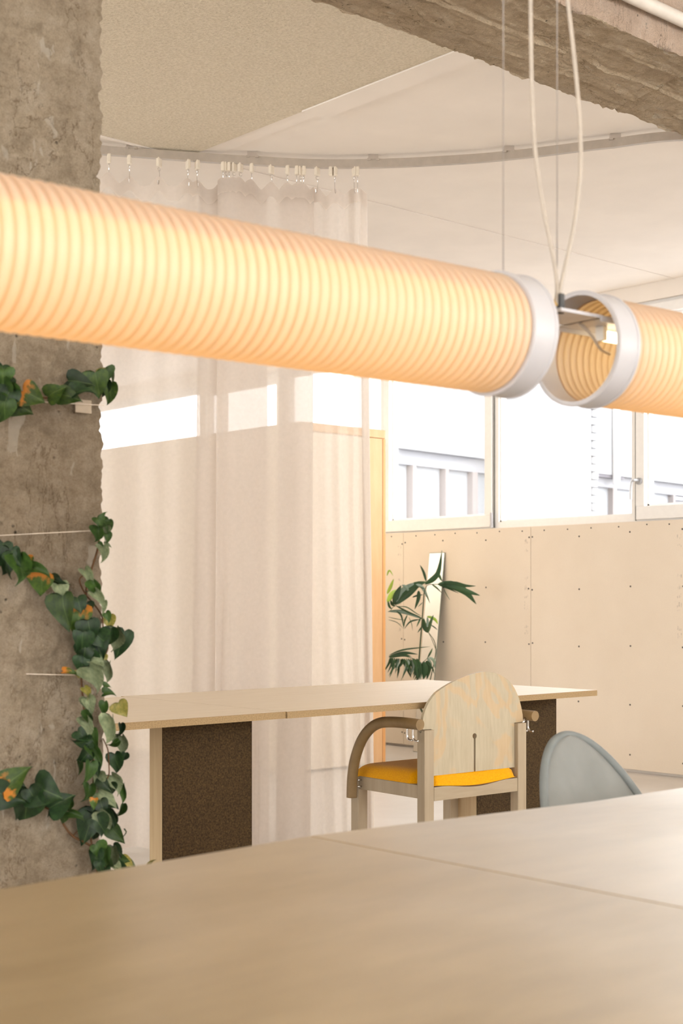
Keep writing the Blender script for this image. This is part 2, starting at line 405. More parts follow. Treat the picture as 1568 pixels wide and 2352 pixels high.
# wall at the end of the room: plasterboard dado, strip windows, lintel
SILL, HEAD = 1.55, 2.895
wb = MB(); wb.box(U1+.02, U1+.3, S0, S1, 0, SILL-.0); wb.box(U1, U1+.3, S0, S1, HEAD, HC); wb.box(U1, U1+.3, S0, -2.0, SILL, HEAD); wb.box(U1, U1+.3, 13.0, S1, SILL, HEAD)
wb = wb.build('wall_back', 'plaster'); tag(wb, 'wall clad in unpainted beige plasterboard under the strip windows', 'wall', kind='structure')
bme = MB().box(-.013, .019, .0015, 1.1985, .018, SILL-.004, .001).mesh('plasterboard', 'board')
s = 6.15-1.2*7
while s < S1-1.2:
    o = inst('plasterboard', bme, wb); o.location = (U1, s, 0); s += 1.2
MB().box(U1-.012, U1+.019, s, S1, .018, SILL-.004).build('plasterboard', 'board', wb)
sc = MB()
ZR = [.175+.352*i for i in range(4)]; ZR = [.035, .40, .725, 1.145, 1.465]
ZR = [on_u(1449, y, 7.187).z for y in (1224.3, 1350, 1487, 1617.5, 1737.6)]
for k in range(-22, 20):
    sx = 6.15+.4*k
    if not (S0+.2 < sx < S1-.2): continue
    for z in ZR:
        for d in ((-.016, .016) if k % 3 == 0 else (0,)):
            y = sx+d+random.uniform(-.004, .004); zz = z+random.uniform(-.012, .012)
            sc.prism([(y+.0058*math.cos(a*math.pi/4), zz+.0058*math.sin(a*math.pi/4)) for a in range(8)], U1-.0145, U1-.0125, (1, 2, 0))
    for d in (.1, .3):
        y = sx+d+random.uniform(-.03, .03); zz = SILL-.028+random.uniform(-.004, .004)
        sc.prism([(y+.005*math.cos(a*math.pi/4), zz+.005*math.sin(a*math.pi/4)) for a in range(8)], U1-.0145, U1-.0125, (1, 2, 0))
tag(sc.build('screw_heads', 'screw', wb), kind='stuff')

pr = MB()
for s_ in (4.95, 6.15, 7.35):
    for z0, ln in ((1.02, .03), (1.13, .05), (1.20, .02), (1.385, .02), (1.435, .03), (1.00, .012), (.835, .03), (.88, .03), (1.08, .03)):
        for k in range(3):
            y = s_+.022+.012*k+random.uniform(0, .004); z = z0+random.uniform(-.006, .006); pr.box(U1-.0137, U1-.0131, y, y+.006, z, z+ln*random.uniform(.3, 1))
tag(pr.build('faded_print', 'board_print', wb), 'faint illegible grey print along the board joints', kind='stuff')
# strip windows
def window(num, s0, s1, sash, label, handle=None, hinge=None):
    root = empty('window_%d' % num, label, 'window', (U1, 0, SILL), 0, None, 'structure')
    H = HEAD-SILL; fx0, fx1 = .03, .11
    fr = MB(); e = .034
    fr.box(fx0, fx1, s0+.0015, s1-.0015, 0, e+.006); fr.box(fx0, fx1, s0+.0015, s1-.0015, H-e-.02, H)
    fr.box(fx0, fx1, s0+.0015, s0+e, e+.006, H-e-.02); fr.box(fx0, fx1, s1-e, s1-.0015, e+.006, H-e-.02)
    fr.build('frame', 'pvc_white', root)
    a, b, z0, z1 = s0+e, s1-e, e+.006, H-e-.02
    if sash:
        sw = .062; m = MB(); y0, y1 = s0+.012, s1-.012; c0, c1 = .008, H-.02; X0, X1 = .008, .07
        m.box(X0, X1, y0, y1, c0, c0+sw+.022, .003); m.box(X0, X1, y0, y1, c1-sw, c1, .003)
        m.box(X0, X1, y0, y0+sw, c0+sw+.022, c1-sw); m.box(X0, X1, y1-sw, y1, c0+sw+.022, c1-sw)
        sa = m.build('sash', 'pvc_white', root)
        a, b, z0, z1 = y0+sw, y1-sw, c0+sw+.022, c1-sw
        if handle is not None:
            y = handle; zc = on_u(1467, 1105, U1).z-SILL
            hm = MB(); hm.tube([(.008, y, zc), (-.006, y, zc)], .021, 18)
            hm.build('handle_plate', 'handle_metal', sa, SM)
            hm = MB(); hm.tube(catmull([(-.004, y, zc+.005), (-.045, y, zc+.004), (-.052, y+.012, zc-.004), (-.052, y+.02, zc-.05), (-.05, y+.022, zc-.115)], 20), .0085, 10)
            hm.build('handle', 'handle_metal', sa, SM)
        if hinge is not None:
            hm = MB(); hm.tube([(.0, hinge, .012), (.0, hinge, .105)], .010, 10); hm.tube([(.0, hinge, .004), (.0, hinge, .022)], .013, 10)
            hm.build('hinge', 'collar_plastic', sa, SM)
    bead = MB()
    for q in ((a, a+.012, z0, z1), (b-.012, b, z0, z1), (a, b, z0, z0+.012), (a, b, z1-.012, z1)): bead.box(.045, .09, *q)
    bead.build('glazing_bead', 'pvc_white', root)
    MB().box(.063, .073, a+.006, b-.006, z0+.006, z1-.006).build('pane', 'glass', root)
    MB().box(.02, .115, s0-.0014, s0+.0014, .004, H-.004).build('seal', 'gasket', root)
    return root
EDG = [-2.0, -.6, .62, 1.80, 3.05, 4.20, 5.335, 6.505, 7.597, 8.75, 9.85, 11.95, 13.0]
names = {6: 'fixed window pane between the two opening sashes above the beige boards', 7: 'opening window sash beside the orange plywood edge, hinge at its lower corner', 5: 'opening window sash with chrome lever handle at the right edge of the photo'}
for i in range(len(EDG)-1):
    s0, s1 = EDG[i], EDG[i+1]
    lb = names.get(i, ('strip window behind the sheer curtain' if i > 7 else 'strip window further right along the beige boarded wall'))
    o = window(i+1, s0, s1, i % 2 == 1, lb, handle=(s1-.04 if i == 5 else None), hinge=(s0+.004 if i == 7 else None))
    if i not in names: o['group'] = 'windows behind the curtain' if i > 7 else 'windows right of the photo'

# ================================================================== OUTSIDE: the wing across the yard
bo = on_s(905, 1027, 14.0); fa = math.radians(7.3)
fd = Vector((math.cos(fa), math.sin(fa), 0)); fnm = Vector((math.sin(fa), -math.cos(fa), 0))
bld = empty('building', 'pale rendered building with a brown framed window band, seen outside the windows', 'building', (bo.x, bo.y, -3.0), fa)
zl = bo.z+3.0      # underside of the upper spandrel in building coordinates
def fx(x):        # position along the facade for an image column
    r = RIGHT*((x-784)/F)+FWD; p = Vector((bo.x, bo.y, 0)); t = fnm.dot(p)/fnm.dot(r)
    return (r*t-p).dot(fd)
MB().box(-.45, 24, 0.0, .35, zl, zl+2.2).build('upper_wall', 'facade_white', bld)
MB().box(-.45, 24, 0.12, .35, zl-.20, zl-.002).build('window_head', 'facade_grey', bld)
MB().box(-.45, 24, .6, .9, 0, zl-.2).build('back_wall', 'facade_grey', bld)
MB().box(-.45, 24, 0.05, .5, 0, 3.0).build('lower_wall', 'facade_white', bld)
ml = sorted([fx(965), fx(1040), fx(1104), fx(1306), fx(1363), fx(1424), fx(1511), fx(1560)]+[-.4])
for k, c in enumerate(ml):
    w_ = .13 if k % 3 == 0 else .08
    MB().box(c-w_/2, c+w_/2, .10, .24, 3.0, zl-.2).build('mullion', 'facade_frame', bld)
    if k+1 < len(ml): MB().box(c+w_/2, ml[k+1]-.06, .2, .22, 3.0, zl-.2).build('pane', 'facade_pane', bld)
MB().box(fx(1245), fx(1435), .02, .12, zl-.05, zl+.0).build('painted_shadow_gap', 'facade_dark', bld)  # solid dark bar, the shade under the spandrel put into its colour
MB().tube([(fx(1408), -.06, zl-.15), (fx(1408), -.06, zl+1.6)], .06, 12).build('downpipe', 'pvc_white', bld, True)
p0, p1 = fx(1142), fx(1238)
MB().box(p0, p1-.12, -1.0, -.02, 0, zl+2.2).build('pier', 'facade_white', bld)
me = MB().box(0, .16, -.03, .25, 0, .105, .012).mesh('quoin', 'facade_white')
for k in range(62):
    q = inst('quoin', me, bld); q.location = (p1-.13+(.025 if k % 2 else 0), -1.0, 2.2+k*.118)
yd = MB().box(U1+.6, 45, -20, 40, -3.2, -3.0).build('ground', 'facade_grey'); tag(yd, 'pale paved yard outside below the windows', 'yard', kind='structure')

# ================================================================== COLUMN AND BEAM (raw concrete)
def disp(p, k, amp): return amp*noise.fractal(Vector(p)*k, 1.0, 2.0, 5)
def rough_box(name, x0, x1, y0, y1, z0, z1, fn, mats, parent, faces, step, ystep=None):
    m = MB(); pos = {}
    def vert(p):
        k = tuple(round(c, 4) for c in p)
        if k not in pos: pos[k] = len(m.v); m.v.append(tuple(fn(Vector(p))))
        return pos[k]
    def lin_(a, b):
        n = max(1, round((b-a)/(step if not ystep or (a, b) != (y0, y1) else ystep))); return [a+(b-a)*i/n for i in range(n+1)]
    xs, ys, zs = lin_(x0, x1), lin_(y0, y1), lin_(z0, z1)
    for fc, mi in faces:
        m.cur = mi
        if fc in 'xX':
            X = x1 if fc == 'X' else x0; A, B, mk = ys, zs, (lambda a, b, X=X: (X, a, b))
        elif fc in 'yY':
            Y = y1 if fc == 'Y' else y0; A, B, mk = xs, zs, (lambda a, b, Y=Y: (a, Y, b))
        else:
            Z = z1 if fc == 'Z' else z0; A, B, mk = xs, ys, (lambda a, b, Z=Z: (a, b, Z))
        for i in range(len(A)-1):
            for j in range(len(B)-1):
                m.quad(vert(mk(A[i], B[j])), vert(mk(A[i+1], B[j])), vert(mk(A[i+1], B[j+1])), vert(mk(A[i], B[j+1])))
    return m.build(name, mats, parent, SM)
CX0, CX1, CY0, CY1 = 1.00, 1.500, 2.37, 2.80
LIFTS = [2.42, 2.04, 1.44, .95, .58]
def coldisp(p):
    q = p.copy(); e = min(p.x-CX0, CX1-p.x); ey = min(p.y-CY0, CY1-p.y)
    a = disp(p, 9, .003)+disp(p+Vector((7, 3, 1)), 46, .0045)-.010*max(0, noise.noise(p*31)-.42)-.012*max(0, noise.noise(p*11+Vector((4, 4, 4)))-.5)
    for z in LIFTS:                       # ragged pour joints
        dz = abs(p.z-z-.05*(p.x-1.3)-.012*noise.noise(Vector((p.x*14, z, 0))))
        if dz < .022: a -= .006*(1-dz/.022)*(.4+abs(noise.noise(Vector((p.x*30, z*7, 2)))*1.6))
    chip = max(0, noise.noise(Vector((3.3, p.y*9, p.z*5)))-.2)*.014+abs(noise.noise(Vector((9.3, p.y*40, p.z*75))))*.008
    if e < .02 and ey < .02:
        q.x += -chip if p.x > 1.25 else chip; q.y += chip*.6 if p.y < 2.6 else -chip*.6
    if p.y-CY0 < 1e-4: q.y -= a
    if CX1-p.x < 1e-4: q.x += a*.8
    return q
col = empty('concrete_column', 'raw grey concrete column with ivy climbing over it', 'column', (0, 0, 0))
rough_box('shaft', CX0, CX1, CY0, CY1, 0, 2.66, coldisp, 'concrete_column', col, (('y', 0), ('X', 0), ('x', 0), ('Y', 0)), .0065)
BZ = 2.63
def beamdisp(p):
    q = p.copy(); a = disp(p, 7, .004)+disp(Vector((p.x*16, p.y*60, 4)), 1, .0045)-.006*abs(noise.noise(Vector((p.x*95, p.y*14, 1))))
    if p.z-BZ < 1e-4:
        t = (p.y-CY0)/(CY1-CY0)*4.0; k = int(min(t, 3.999)); fr = t-k
        a += (-.004, .003, -.001, .004)[k]+.002*noise.noise(Vector((p.x*1.2, k*5, 0)))
        d = min(fr, 1-fr)
        if d < .06: a -= .012*(1-d/.06)*max(0, .3+noise.noise(Vector((p.x*7, k, 3))))
        crack = abs(p.x-3.62-.25*(p.y-2.6)-.03*noise.noise(Vector((0, p.y*12, 0))))
        if crack < .012: a += .008*(1-crack/.012)
        q.z += a
    ey = min(p.y-CY0, CY1-p.y)
    if ey < 1e-4 and p.z-BZ < .02:
        c = abs(noise.noise(Vector((p.x*12, 1, p.z*9))))*.022+abs(noise.noise(Vector((p.x*45, 3, 0))))*.008
        q.y += c if p.y < 2.6 else -c; q.z += c*.5
    if p.y-CY0 < 1e-4: q.y -= disp(p*1.0, 14, .006)
    return q
beam = empty('concrete_beam', 'board-marked brown concrete ceiling beam at upper right', 'beam', (0, 0, 0))
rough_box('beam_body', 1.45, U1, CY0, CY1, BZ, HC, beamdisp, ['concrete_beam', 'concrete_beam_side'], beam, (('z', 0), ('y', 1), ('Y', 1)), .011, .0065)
pp = empty('conduit_pipe', 'white plastic conduit pipe fixed along the side of the concrete beam', 'pipe', (0, 0, 0))
MB().tube([(1.6, CY0-.030, 2.705), (U1, CY0-.030, 2.705)], .0185, 20).build('pipe', 'pipe_white', pp, SM)
for x in (2.2, 3.0, 4.4, 5.6):
    MB().box(x, x+.02, CY0-.052, CY0+.0, 2.68, 2.73).build('clip', 'pipe_white', pp)

# ================================================================== PLYWOOD BOX ROOM behind the curtain
BX0, BX1, BY0, BY1, BH = 5.63, 6.35, 6.66, 9.3, 2.16
pb = empty('plywood_partition', 'tall orange plywood clad box standing behind the curtain', 'partition', ((BX0+BX1)/2, BY0, 0))
def pbox(name, mat, *b): 
    m = MB().box(b[0]-(BX0+BX1)/2, b[1]-(BX0+BX1)/2, b[2]-BY0, b[3]-BY0, b[4], b[5], .0015).build(name, mat, pb); return m
pbox('front_panel', 'board', BX0+.02, BX1-.182, BY0, BY0+.02, .015, BH-.056)
pbox('edge_board', 'plywood_orange', BX1-.180, BX1-.026, BY0, BY0+.02, .015, BH-.056)
pbox('head_strip', 'plywood_orange', BX0+.02, BX1-.001, BY0-.001, BY0+.02, BH-.053, BH)
pbox('edge_strip', 'plywood_orange_edge', BX1-.024, BX1, BY0-.002, BY0+.02, .015, BH-.056)
pbox('base_strip', 'gasket', BX0+.02, BX1, BY0+.004, BY0+.02, 0, .014)
pbox('side_panel', 'board', BX1-.02, BX1, BY0+.022, BY1, 0, BH)
pbox('side_panel', 'board', BX0, BX0+.019, BY0, BY1, 0, BH)
pbox('top_panel', 'plywood_orange', BX0+.02, BX1-.021, BY0+.022, BY1, BH-.02, BH-.001)

# ================================================================== CURTAIN RAIL, GLIDERS, CURTAIN
RAILZ = 2.962
RP = [(-260, 298), (-100, 315), (60, 331), (160, 339), (251, 347), (430, 360), (582, 369.5), (725, 376.5), (860, 376), (1000, 370), (1168, 357), (1412, 329), (1545, 313)]
def railpt(x):
    # arc in plan, read off the photograph
    for i in range(len(RP)-1):
        if x <= RP[i+1][0] or i == len(RP)-2:
            f = (x-RP[i][0])/(RP[i+1][0]-RP[i][0]); break
    a = RP[max(i-1, 0)][1]; b = RP[i][1]; c = RP[i+1][1]; d = RP[min(i+2, len(RP)-1)][1]
    y = .5*((2*b)+(-a+c)*f+(2*a-5*b+4*c-d)*f*f+(-a+3*b-3*c+d)*f**3)
    p = px(x, y, (RAILZ-CAMH)*F/(1372-y)); p.z = RAILZ; return p
rail = empty('curtain_rail', 'curved pale metal curtain rail under the ceiling', 'curtain rail', (0, 0, 0))
m = MB(); N = 90; pts = [railpt(-250+(1640+250)*i/N) for i in range(N+1)]
b = 0
for i, p in enumerate(pts):
    t = (pts[min(i+1, N)]-pts[max(i-1, 0)]).normalized(); nn = Vector((-t.y, t.x, 0))
    for dx, dz in ((-.011, -.018), (.011, -.018), (.011, .018), (-.011, .018)): m.v.append(tuple(p+nn*dx+UP*dz))
for i in range(N):
    for k in range(4): m.quad(i*4+k, i*4+(k+1) % 4, i*4+4+(k+1) % 4, i*4+4+k)
m.quad(0, 1, 2, 3); m.quad(N*4, N*4+1, N*4+2, N*4+3)
m.build('track', 'rail_metal', rail)
for x in (303, 580, 857, 1168, 1412):
    p = railpt(x); c = MB(); c.box(-.022, .022, -.014, .014, .016, .0375); c.box(-.026, -.012, -.018, .018, .010, .020); c.box(.012, .026, -.018, .018, .010, .020)
    o = c.build('bracket', 'chrome', rail); o.location = p; o.rotation_euler = (0, 0, -TH)
gb = MB().box(-.008, .008, -.013, .013, -.052, -.012, .003).mesh('glider_body', 'glider_plastic')
gh = MB(); gh.tube([(0, .008*math.cos(a*.7), -.062+.008*math.sin(a*.7)) for a in range(10)], .0013, 6)
gh.tube(catmull([(0, 0, -.068), (0, .004, -.085), (0, 0, -.115), (0, -.006, -.128), (0, -.010, -.112)], 12), .0013, 6); gh = gh.mesh('hook', 'chrome')
GX = [-215, -120, -60, 30, 110, 180, 250, 297, 365, 432, 453, 512, 519, 526, 537, 552, 578, 623, 660, 681, 690, 697, 728, 769, 814, 821]
ORD = ['outermost', 'second outermost', 'third outermost', 'fourth outermost', 'fifth outermost', 'sixth outermost']+'first second third fourth fifth sixth seventh eighth ninth tenth eleventh twelfth thirteenth fourteenth fifteenth sixteenth seventeenth eighteenth nineteenth twentieth'.split()
for gi, x in enumerate(GX):
    far = gi < 6
    g = empty('curtain_glider', ORD[gi]+(' white curtain glider on the rail end hidden behind the column' if far else ' hooked white glider along the curtain rail counted from the column'), 'curtain hook', railpt(x), random.uniform(-.9, .9)-TH, 'gliders along the curtain rail')
    inst('glider_body', gb, g); inst('hook', gh, g)
g = empty('curtain_glider', 'white glider without a hook near the right end of the curtain', 'curtain hook', railpt(759), -TH); inst('glider_body', gb, g)

# curtain path: (column at top, column at bottom, depth offset)
CP = [(-220, -222, .01), (-130, -130, -.015), (-40, -42, .015), (70, 66, .00), (150, 150, .02), (250, 248, -.01), (330, 325, .015), (400, 392, -.01), (470, 460, .01), (529, 512, -.015), (500, 480, .03), (455, 430, .045), (490, 470, .06),
      (560, 560, .03), (612, 618, .01), (570, 570, -.03), (507, 500, -.045), (514, 510, -.055), (580, 580, -.045), (650, 648, -.03), (720, 712, -.005), (690, 680, .035), (640, 632, .045),
      (680, 682, .055), (735, 738, .03), (770, 778, .045), (800, 812, .02), (822, 838, .03), (843, 861, .01)]
NPC = 620; path = catmull(CP, NPC)
def topz(i):
    x = path[i][0]; d = min(abs(x-g) for g in GX)
    k = min(1, d/26.0)
    return RAILZ-.093-.040*k*k*(3-2*k)-.006*noise.noise(Vector((i*.05, 1, 0)))
def cpt(i, z, off=0.0):
    a, b, o = path[min(i, NPC)]; k = max(0, min(1, (RAILZ-z)/RAILZ)); k = k**1.3
    x = a+(b-a)*k+2.5*noise.noise(Vector((i*.02, k*2.5, 5)))*k
    wob = .010*math.sin(i*.27+2.2*noise.noise(Vector((i*.01, k*1.5, 0))))*(.3+.7*k)+.012*noise.noise(Vector((i*.045, k*1.8, 3)))
    p = railpt(x); p += FWD*(1.7*o*(.6+.4*k)+1.9*wob+off); p.z = z; return p
cur = empty('sheer_curtain', 'floor-length sheer white curtain hanging from the curved rail', 'curtain', (railpt(450).x, railpt(450).y, 0))
base = Vector(cur.location); NZ = 44
m = MB(); m.grid(NPC, NZ, lambda a, b: cpt(round(a*NPC), topz(round(a*NPC))*(1-b)+(.012+.006*math.sin(a*70))*b)-base)
m.build('fabric', 'sheer_curtain', cur, True)
m = MB(); m.grid(NPC, 3, lambda a, b: cpt(round(a*NPC), topz(round(a*NPC))-.001-b*.062, -.003)-base); tag(m.build('header_tape', 'sheer_double', cur, True), 'denser woven header tape')
def hem(a, b):
    i = round(NPC-18+18*a); return cpt(i, topz(i)*(1-b)+.014*b, -.004)-base
m = MB(); m.grid(18, NZ, hem); m.build('side_hem', 'sheer_double', cur, True)

# ================================================================== FAR TABLES
def tabletop(mb_name, x0, x1, y0, y1, z, th, mats, parent, sag=None, rails=1):
    m = MB(); n = 24 if sag else 1
    xs = [x0+(x1-x0)*i/n for i in range(n+1)]; f = sag or (lambda x: 0)
    for x in xs:
        d = f(x)
        for (yy, zz) in ((y0, z-th+.001), (y0, z-.0012), (y0+.0012, z), (y1-.0012, z), (y1, z-.0012), (y1, z-th+.001)): m.v.append((x, yy, zz+d))
    for i in range(n):
        for k in range(6):
            m.cur = 0 if k in (2,) else 1
            m.quad(i*6+k, i*6+(k+1) % 6, i*6+6+(k+1) % 6, i*6+6+k)
    m.cur = 1; m.quad(*range(6)); m.quad(*range(n*6, n*6+6))
    return m.build(mb_name, mats, parent)
def panel_leg(parent, x0, x1, y0, y1, z1):
    lg = MB().box(x0, x1, y0+.004, y1, 0, z1, .001).build('leg_panel', 'leg_core', parent)
    MB().box(x0+.0008, x1-.0005, y0, y0+.0035, .002, z1-.002).build('facing', 'dark_board', lg)
TZ = .74; TT = .0215
t1 = empty('desk', 'left far desk with a thin board top reaching behind the column', 'table', (1.22, 3.26, 0))
tabletop('tabletop', 0, 1.479, 0, .862, TZ, TT, ['mdf_far', 'mdf_edge'], t1)
panel_leg(t1, 2.354-1.22, 2.682-1.22, .14, .207, TZ-TT)
panel_leg(t1, .05, .378, .14, .207, TZ-TT)
t2 = empty('desk', 'right far desk with a thin board top, the armchair pushed under it', 'table', (2.70, 3.255, 0))
tabletop('tabletop', .001, 1.475, 0, .895, TZ, TT, ['mdf_far', 'mdf_edge'], t2)
panel_leg(t2, 3.703-2.70, 4.137-2.70, .16, .286, TZ-TT)

# ================================================================== NEAR TABLES
sag = lambda sgn: (lambda x: -.012*min(1, (abs(x)/.62))**1.1)
n1 = empty('desk', 'near table in the foreground left of the seam, brown smudged top', 'table', (1.2865, .62, 0))
tabletop('tabletop', -1.48, 0, 0, .885, .7475, TT, ['mdf_near', 'mdf_edge'], n1, sag(1))
panel_leg(n1, -1.30, -.95, .25, .32, .7475-TT-.0125); panel_leg(n1, -.40, -.05, .35, .42, .7475-TT-.0125)
n2 = empty('desk', 'near table in the foreground right of the seam, pale and shiny', 'table', (1.2905, .62, 0))
tabletop('tabletop', 0, 1.48, 0, .885, .7475, TT, ['mdf_near', 'mdf_edge'], n2, sag(-1))
panel_leg(n2, 1.02, 1.37, .25, .32, .7475-TT-.0125)

# ================================================================== ARMCHAIR
ac = empty('armchair', 'birch plywood armchair with mustard seat and curved wooden arms', 'chair', (3.224, 3.20, 0), math.radians(-3))
W = .466; PW = .041; PD = .037
for x in (0, W-PW): MB().box(x, x+PW, 0, PD, 0, .6545, .0018).build('back_post', 'chair_wood', ac)
for x in (.0, W-PW): MB().box(x, x+PW, .332, .372, 0, .475, .0018).build('front_leg', 'chair_wood', ac)
# rear rail with a dished top edge
poly = [(PW+.0015, .4255)]+[(W-PW-.0015, .4255)]+[(W-PW-.0015-(W-2*PW-.003)*i/24, .470-.012*math.sin(math.pi*min(1, max(0, (i/24-.12)/.76)))**1.5) for i in range(25)]
m = MB().prism(poly, .002, .026, (0, 2, 1)); m.build('rear_rail', 'chair_wood_h', ac)
for x in (.002, W-.026): MB().box(x, x+.024, PD+.0005, .3315, .434, .4775, .0012).build('side_rail', 'chair_wood', ac)
MB().box(PW+.001, W-PW-.001, .345, .368, .434, .472).build('front_rail', 'chair_wood_h', ac)
# arched back panel with key-hole slit, gently curved: rows of quads left and right of the slit
LE = [(.505, .0425), (.6555, .0425), (.6565, .004), (.690, .004), (.715, .012), (.740, .028), (.758, .046), (.773, .066), (.785, .092), (.797, .125), (.809, .162), (.820, .205), (.828, .25), (.832, .285)]
RE = [(.505, .4235), (.6555, .4235), (.6565, .465), (.680, .463), (.708, .456), (.735, .447), (.755, .437), (.773, .426), (.789, .412), (.804, .394), (.819, .365), (.828, .335), (.832, .300)]
def edge(T, z):
    for (a, xa), (b_, xb) in zip(T, T[1:]):
        if z <= b_: return xa+(xb-xa)*(z-a)/(b_-a)
    return T[-1][1]
sl = .0042; hx, hz, hr = .236, .622, .0095
def gap(z):
    g = sl if z < hz-.0085 else 0
    if abs(z-hz) < hr: g = max(g, math.sqrt(hr*hr-(z-hz)**2))
    return g
def bow(x, z): t = (x-W/2)/(W/2); k = max(0, min(1, (z-.62)/.2)); return .015+.012*k*(1-t*t)-.006*k*max(0, -t)
zs = sorted(set([.505, .54, .57, .60, .6555, .6565]+[hz-hr+2*hr*i/12 for i in range(13)]+[hz-.0086]+[.6565+(.832-.6565)*math.sin(i/22*math.pi/2) for i in range(1, 23)]+[.64]))
m = MB(); NC = 9; rows_ = []
for z in zs:
    l, r_ = edge(LE, z), edge(RE, z); k = max(0, min(1, (z-hz-hr)/.12)); c = hx*(1-k)+(l+r_)/2*k; g = gap(z); ids = {}
    for th in (0, 1):
        for side, (xa, xb) in enumerate(((l, c-g), (c+g, r_))):
            for i in range(NC+1):
                x = xa+(xb-xa)*i/NC; ids[(th, side, i)] = len(m.v); m.v.append((x, bow(x, z)+.011*th, z))
    rows_.append((ids, g))
for (A, ga), (B, gb_) in zip(rows_, rows_[1:]):
    for th in (0, 1):
        for sd_ in (0, 1):
            for i in range(NC): m.quad(A[(th, sd_, i)], A[(th, sd_, i+1)], B[(th, sd_, i+1)], B[(th, sd_, i)])
    for sd_, i in ((0, 0), (1, NC)): m.quad(A[(0, sd_, i)], A[(1, sd_, i)], B[(1, sd_, i)], B[(0, sd_, i)])
    if ga > 0 or gb_ > 0:
        for sd_, i in ((0, NC), (1, 0)): m.quad(A[(0, sd_, i)], A[(1, sd_, i)], B[(1, sd_, i)], B[(0, sd_, i)])
for ids in (rows_[0][0], rows_[-1][0]):
    for sd_ in (0, 1):
        for i in range(NC): m.quad(ids[(0, sd_, i)], ids[(0, sd_, i+1)], ids[(1, sd_, i+1)], ids[(1, sd_, i)])
m.build('back_panel', 'birch', ac)
# cushion
def cush(a, b):
    x = .006+(W-.012)*a; y = .004+.375*b; return x, y
m = MB(); nx, ny = 34, 30
def ctop(a, b):
    x, y = .044+(W-.088)*a, .004+.372*b
    if b > .12: x = .004+(W-.008)*a if b > .2 else .044-.04*(b-.12)/.08+(W-.088+.08*(b-.12)/.08)*a
    ea = min(a, 1-a); eb = min(b, 1-b)
    e = (1-(1-min(1, ea/.13))**2.2)*(1-(1-min(1, eb/.13))**2.2)
    dish = -.012*math.sin(math.pi*a)**1.5*max(0, 1-b/.3)
    return (x, y, .474+dish*.9+.050*max(0, e)**.5*(1-.18*b)+.004*math.sin(math.pi*a)*math.sin(math.pi*b))
def cbot(a, b):
    p = ctop(a, b); d = -.012*math.sin(math.pi*a)**1.5*max(0, 1-b/.3); return (p[0], p[1], .473+d)
m.grid(nx, ny, ctop); b0 = m.grid(nx, ny, cbot)
m.build('cushion', 'mustard', ac, True)
# arms
def arm(side):
    X = -.030 if side < 0 else W+.030
    pts = catmull([(X, -.012, .676), (X, .06, .677), (X, .13, .675), (X, .185, .668), (X, .228, .650), (X, .266, .619), (X, .294, .580), (X, .316, .530), (X, .327, .480), (X, .330, .440), (X, .331, .408)], 44)
    a = MB().tube(pts, .0178, 20).build('armrest', 'chair_arm', ac, SM)
    sgn = 1 if side < 0 else -1
    for z in (.444, .466):
        MB().tube([(X+sgn*.015, .325, z), (X+sgn*.034, .318, z)], .0032, 8).build('spacer_pin', 'chrome', a, True)
    for y in (.022, .050):
        MB().tube(catmull([(X, y, .662), (X, y, .636), (X, y-.004, .627), (X, y-.012, .623), (X, y-.024, .6235)], 16), .0034, 8).build('cane_hook', 'chrome', a, True)
    MB().tube([(X+sgn*.012, .02, .669), (X+sgn*.034, .02, .648)], .005, 8).build('arm_bolt', 'chrome', a, True)
arm(-1); arm(1)

# ================================================================== GREY SHELL CHAIR
gc = empty('shell_chair', 'grey velvet chair with rounded back tucked behind the near table', 'chair', (2.266, 1.80, 0))
def sb(a, b, th=0):   # a across, b up the back
    h = .42+.38*b; k = max(0.0, (h-.44)/.36); hw = .19*math.sqrt(max(0, 1-k**2.1))
    t = (a-.5)*2; x = hw*t
    y = .40*(h-.67)-.055*(t*hw/.19)**2*.55
    return Vector((x+.002, y+th, h))
m = MB(); NA, NB_ = 28, 34
f0 = lambda a, b: sb(a, 1-(1-b)**1.9, -.016+.016*((a-.5)*2)**4)
f1 = lambda a, b: sb(a, 1-(1-b)**1.9, .016-.016*((a-.5)*2)**4)
m.grid(NA, NB_, f0); m.grid(NA, NB_, f1); m.build('backrest', 'grey_velvet', gc, True)
rim = [sb(0, 1-(1-b/40)**1.9, -.004) for b in range(41)]+[sb(1, 1-(1-b/40)**1.9, -.004) for b in range(39, -1, -1)]
MB().tube(rim, .0085, 10).build('piping', 'grey_piping', gc, True)
m = MB()
def seat(a, b):
    r = b; ang = a*2*math.pi; k = 1-(r**6)
    return (.215*r*math.cos(ang), -.30+.205*r*math.sin(ang), .445+.03*k-.02*r**3)
m.grid(36, 10, seat, True); m.grid(36, 4, lambda a, b: (.215*math.cos(a*2*math.pi)*(1-.25*b*b), -.30+.205*math.sin(a*2*math.pi)*(1-.25*b*b), .425-.05*b), True)
m.build('seat', 'grey_velvet', gc, True)
for sx in (-1, 1):
    for sy in (-1, 1):
        MB().tube([(sx*.11, -.3+sy*.1, .385), (sx*.2, -.3+sy*.19, 0)], .010, 10).build('leg', 'chair_leg_metal', gc, True)
MB().box(-.12, .12, -.41, -.19, .37, .39).build('seat_bracket', 'chair_leg_metal', gc)

